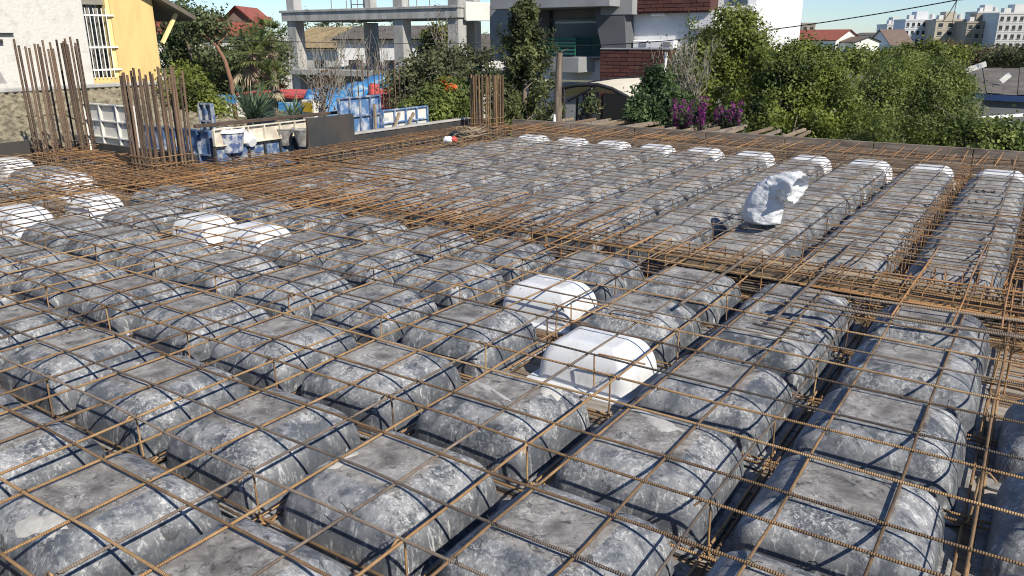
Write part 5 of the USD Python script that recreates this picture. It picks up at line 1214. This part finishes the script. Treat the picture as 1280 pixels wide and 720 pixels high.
# ================================================================== far apartment buildings
def block(name, label, px0, px1, pyt, D_, floors, cols, mat, yaw=0.25, depth=12, roofbits=True, side='facade_pale', wmat='window_dark'):
    a, b = ond(px0, 55, D_), ond(px1, 55, D_); top = ond((px0 + px1) / 2, pyt, D_)[2]
    c = (a + b) / 2; w = np.linalg.norm((b - a)[:2]); base_yaw = math.atan2((b - a)[1], (b - a)[0]) + yaw
    T = thing(name, label, 'apartment building', (c[0], c[1], GZ), base_yaw); h = top - GZ; w = w / math.cos(yaw) * .96
    obj('wall', MB().box((-w / 2, 0, 0), (w / 2, depth, h)), mat, T)
    fh = 3.1
    for j in range(floors):
        z = h - fh * (j + 1) + .9
        for i in range(cols):
            x = -w / 2 + w * (i + .5) / cols; ww = min(1.7, w / cols * .5)
            wn = obj('window', MB().box((x - ww / 2, -.06, z), (x + ww / 2, .05, z + 1.5)), wmat, T)
            obj('sill', MB().box((x - ww / 2 - .15, -.25, z - .2), (x + ww / 2 + .15, -.062, z - .02)), 'facade_pale', wn)
        for i in range(3):
            y = depth * (i + .5) / 3; obj('side_window', MB().box((w / 2 - .05, y - .7, z), (w / 2 + .06, y + .7, z + 1.5)), wmat, T)
        obj('floor_band', MB().box((-w / 2 - .08, -.12, h - fh * (j + 1) - .1), (w / 2 + .08, -.002, h - fh * (j + 1) + .15)), mat, T)
    obj('parapet', MB().box((-w / 2 - .2, -.2, h + .003), (w / 2 + .2, depth, h + .7)), mat, T)
    if roofbits:
        obj('stair_head', MB().box((-w * .1, 3, h + .71), (w * .25, 8, h + 3.6)), mat, T); obj('water_tank', MB().box((-w * .35, 2, h + .71), (-w * .2, 4.5, h + 2.3)), 'facade_pale', T); obj('water_tank', MB().lathe([(0, 0), (.9, 0), (.9, 1.8), (0, 2.0)], 12, (w * .38, 3, h + .71)), 'facade_pale', T)
    return T
block('apartment_block', 'white six-storey apartment block with dark square windows', 1128, 1169, 26, 330, 6, 6, 'facade_blueish', -.07)
block('apartment_block', 'beige apartment block right of the white one', 1166, 1203, 26.5, 320, 6, 3, 'facade_beige', -.07)
block('apartment_block', 'sand-coloured apartment block before the pale tower', 1205, 1242, 29, 310, 5, 4, 'facade_sand', -.07)
block('apartment_block', 'tall pale tower behind the sand-coloured block', 1216, 1244, 16, 380, 8, 4, 'facade_pale', -.07)
block('apartment_block', 'large white apartment block at the right picture edge', 1243, 1300, 18, 300, 7, 7, 'facade_pale', -.07)
block('apartment_block', 'low grey-white building left of the white apartment block', 1106, 1129, 32, 360, 4, 3, 'facade_pale', -.07)
block('apartment_block', 'small far grey building just right of the tall white wall', 1000, 1017, 31, 300, 4, 2, 'facade_sand', -.07, roofbits=False)
c = ond(1028, 52, 170); gable('far_house', 'far cream house with brown-red roof above the hedge', (c[0], c[1], GZ), 12, 8, 4.2, 1.9, 'plaster_offwhite', 'roof_tile_red', -.4, 4)
c = ond(1066, 53, 165); gable('far_house', 'far pale house right of the red-roofed one', (c[0], c[1], GZ), 7, 7, 3.8, .9, 'plaster_offwhite', 'roof_brown', -.5, 2)
c = ond(1094, 50, 260); gable('far_house', 'far white house with flat roof left of dark roof', (c[0], c[1], GZ), 11, 8, 5.2, .8, 'plaster_white', 'roof_shed', -.5, 4)
c = ond(1113, 52, 180); gable('far_house', 'far house with dark steep roof before the white block', (c[0], c[1], GZ), 6, 7, 3.2, 3.0, 'plaster_offwhite', 'roof_brown', .9, 3)

# ================================================================== cables
def cable(label, a, b, sag, r, name='power_line'):
    a, b = np.array(a), np.array(b); t_ = np.linspace(0, 1, 24)[:, None]; P = a * (1 - t_) + b * t_; P[:, 2] -= (4 * sag * t_ * (1 - t_))[:, 0]
    tag(obj(name, MB().tube(P, r, 6), 'cable_black', smooth=True), label, 'cable')
n1 = ond(1196, 0, 21)
cable('thick black power line sagging across the upper right', ond(620, 58, 30), n1, .35, .016)
cable('thick black power line continuing to the upper right corner', n1, ond(1330, -14, 19), .02, .016)
cable('short black drop cable hanging from the power line', n1 + (0, 0, -.01), ond(1178, 27, 26), .05, .012)
cable('thin black drop cable beside the short one', n1 + (0, 0, -.012), ond(1190, 30, 30), .03, .009)
cable('thin black wire crossing before the concrete frame', ond(225, 46, 24), ond(690, 51.5, 25), .12, .011)
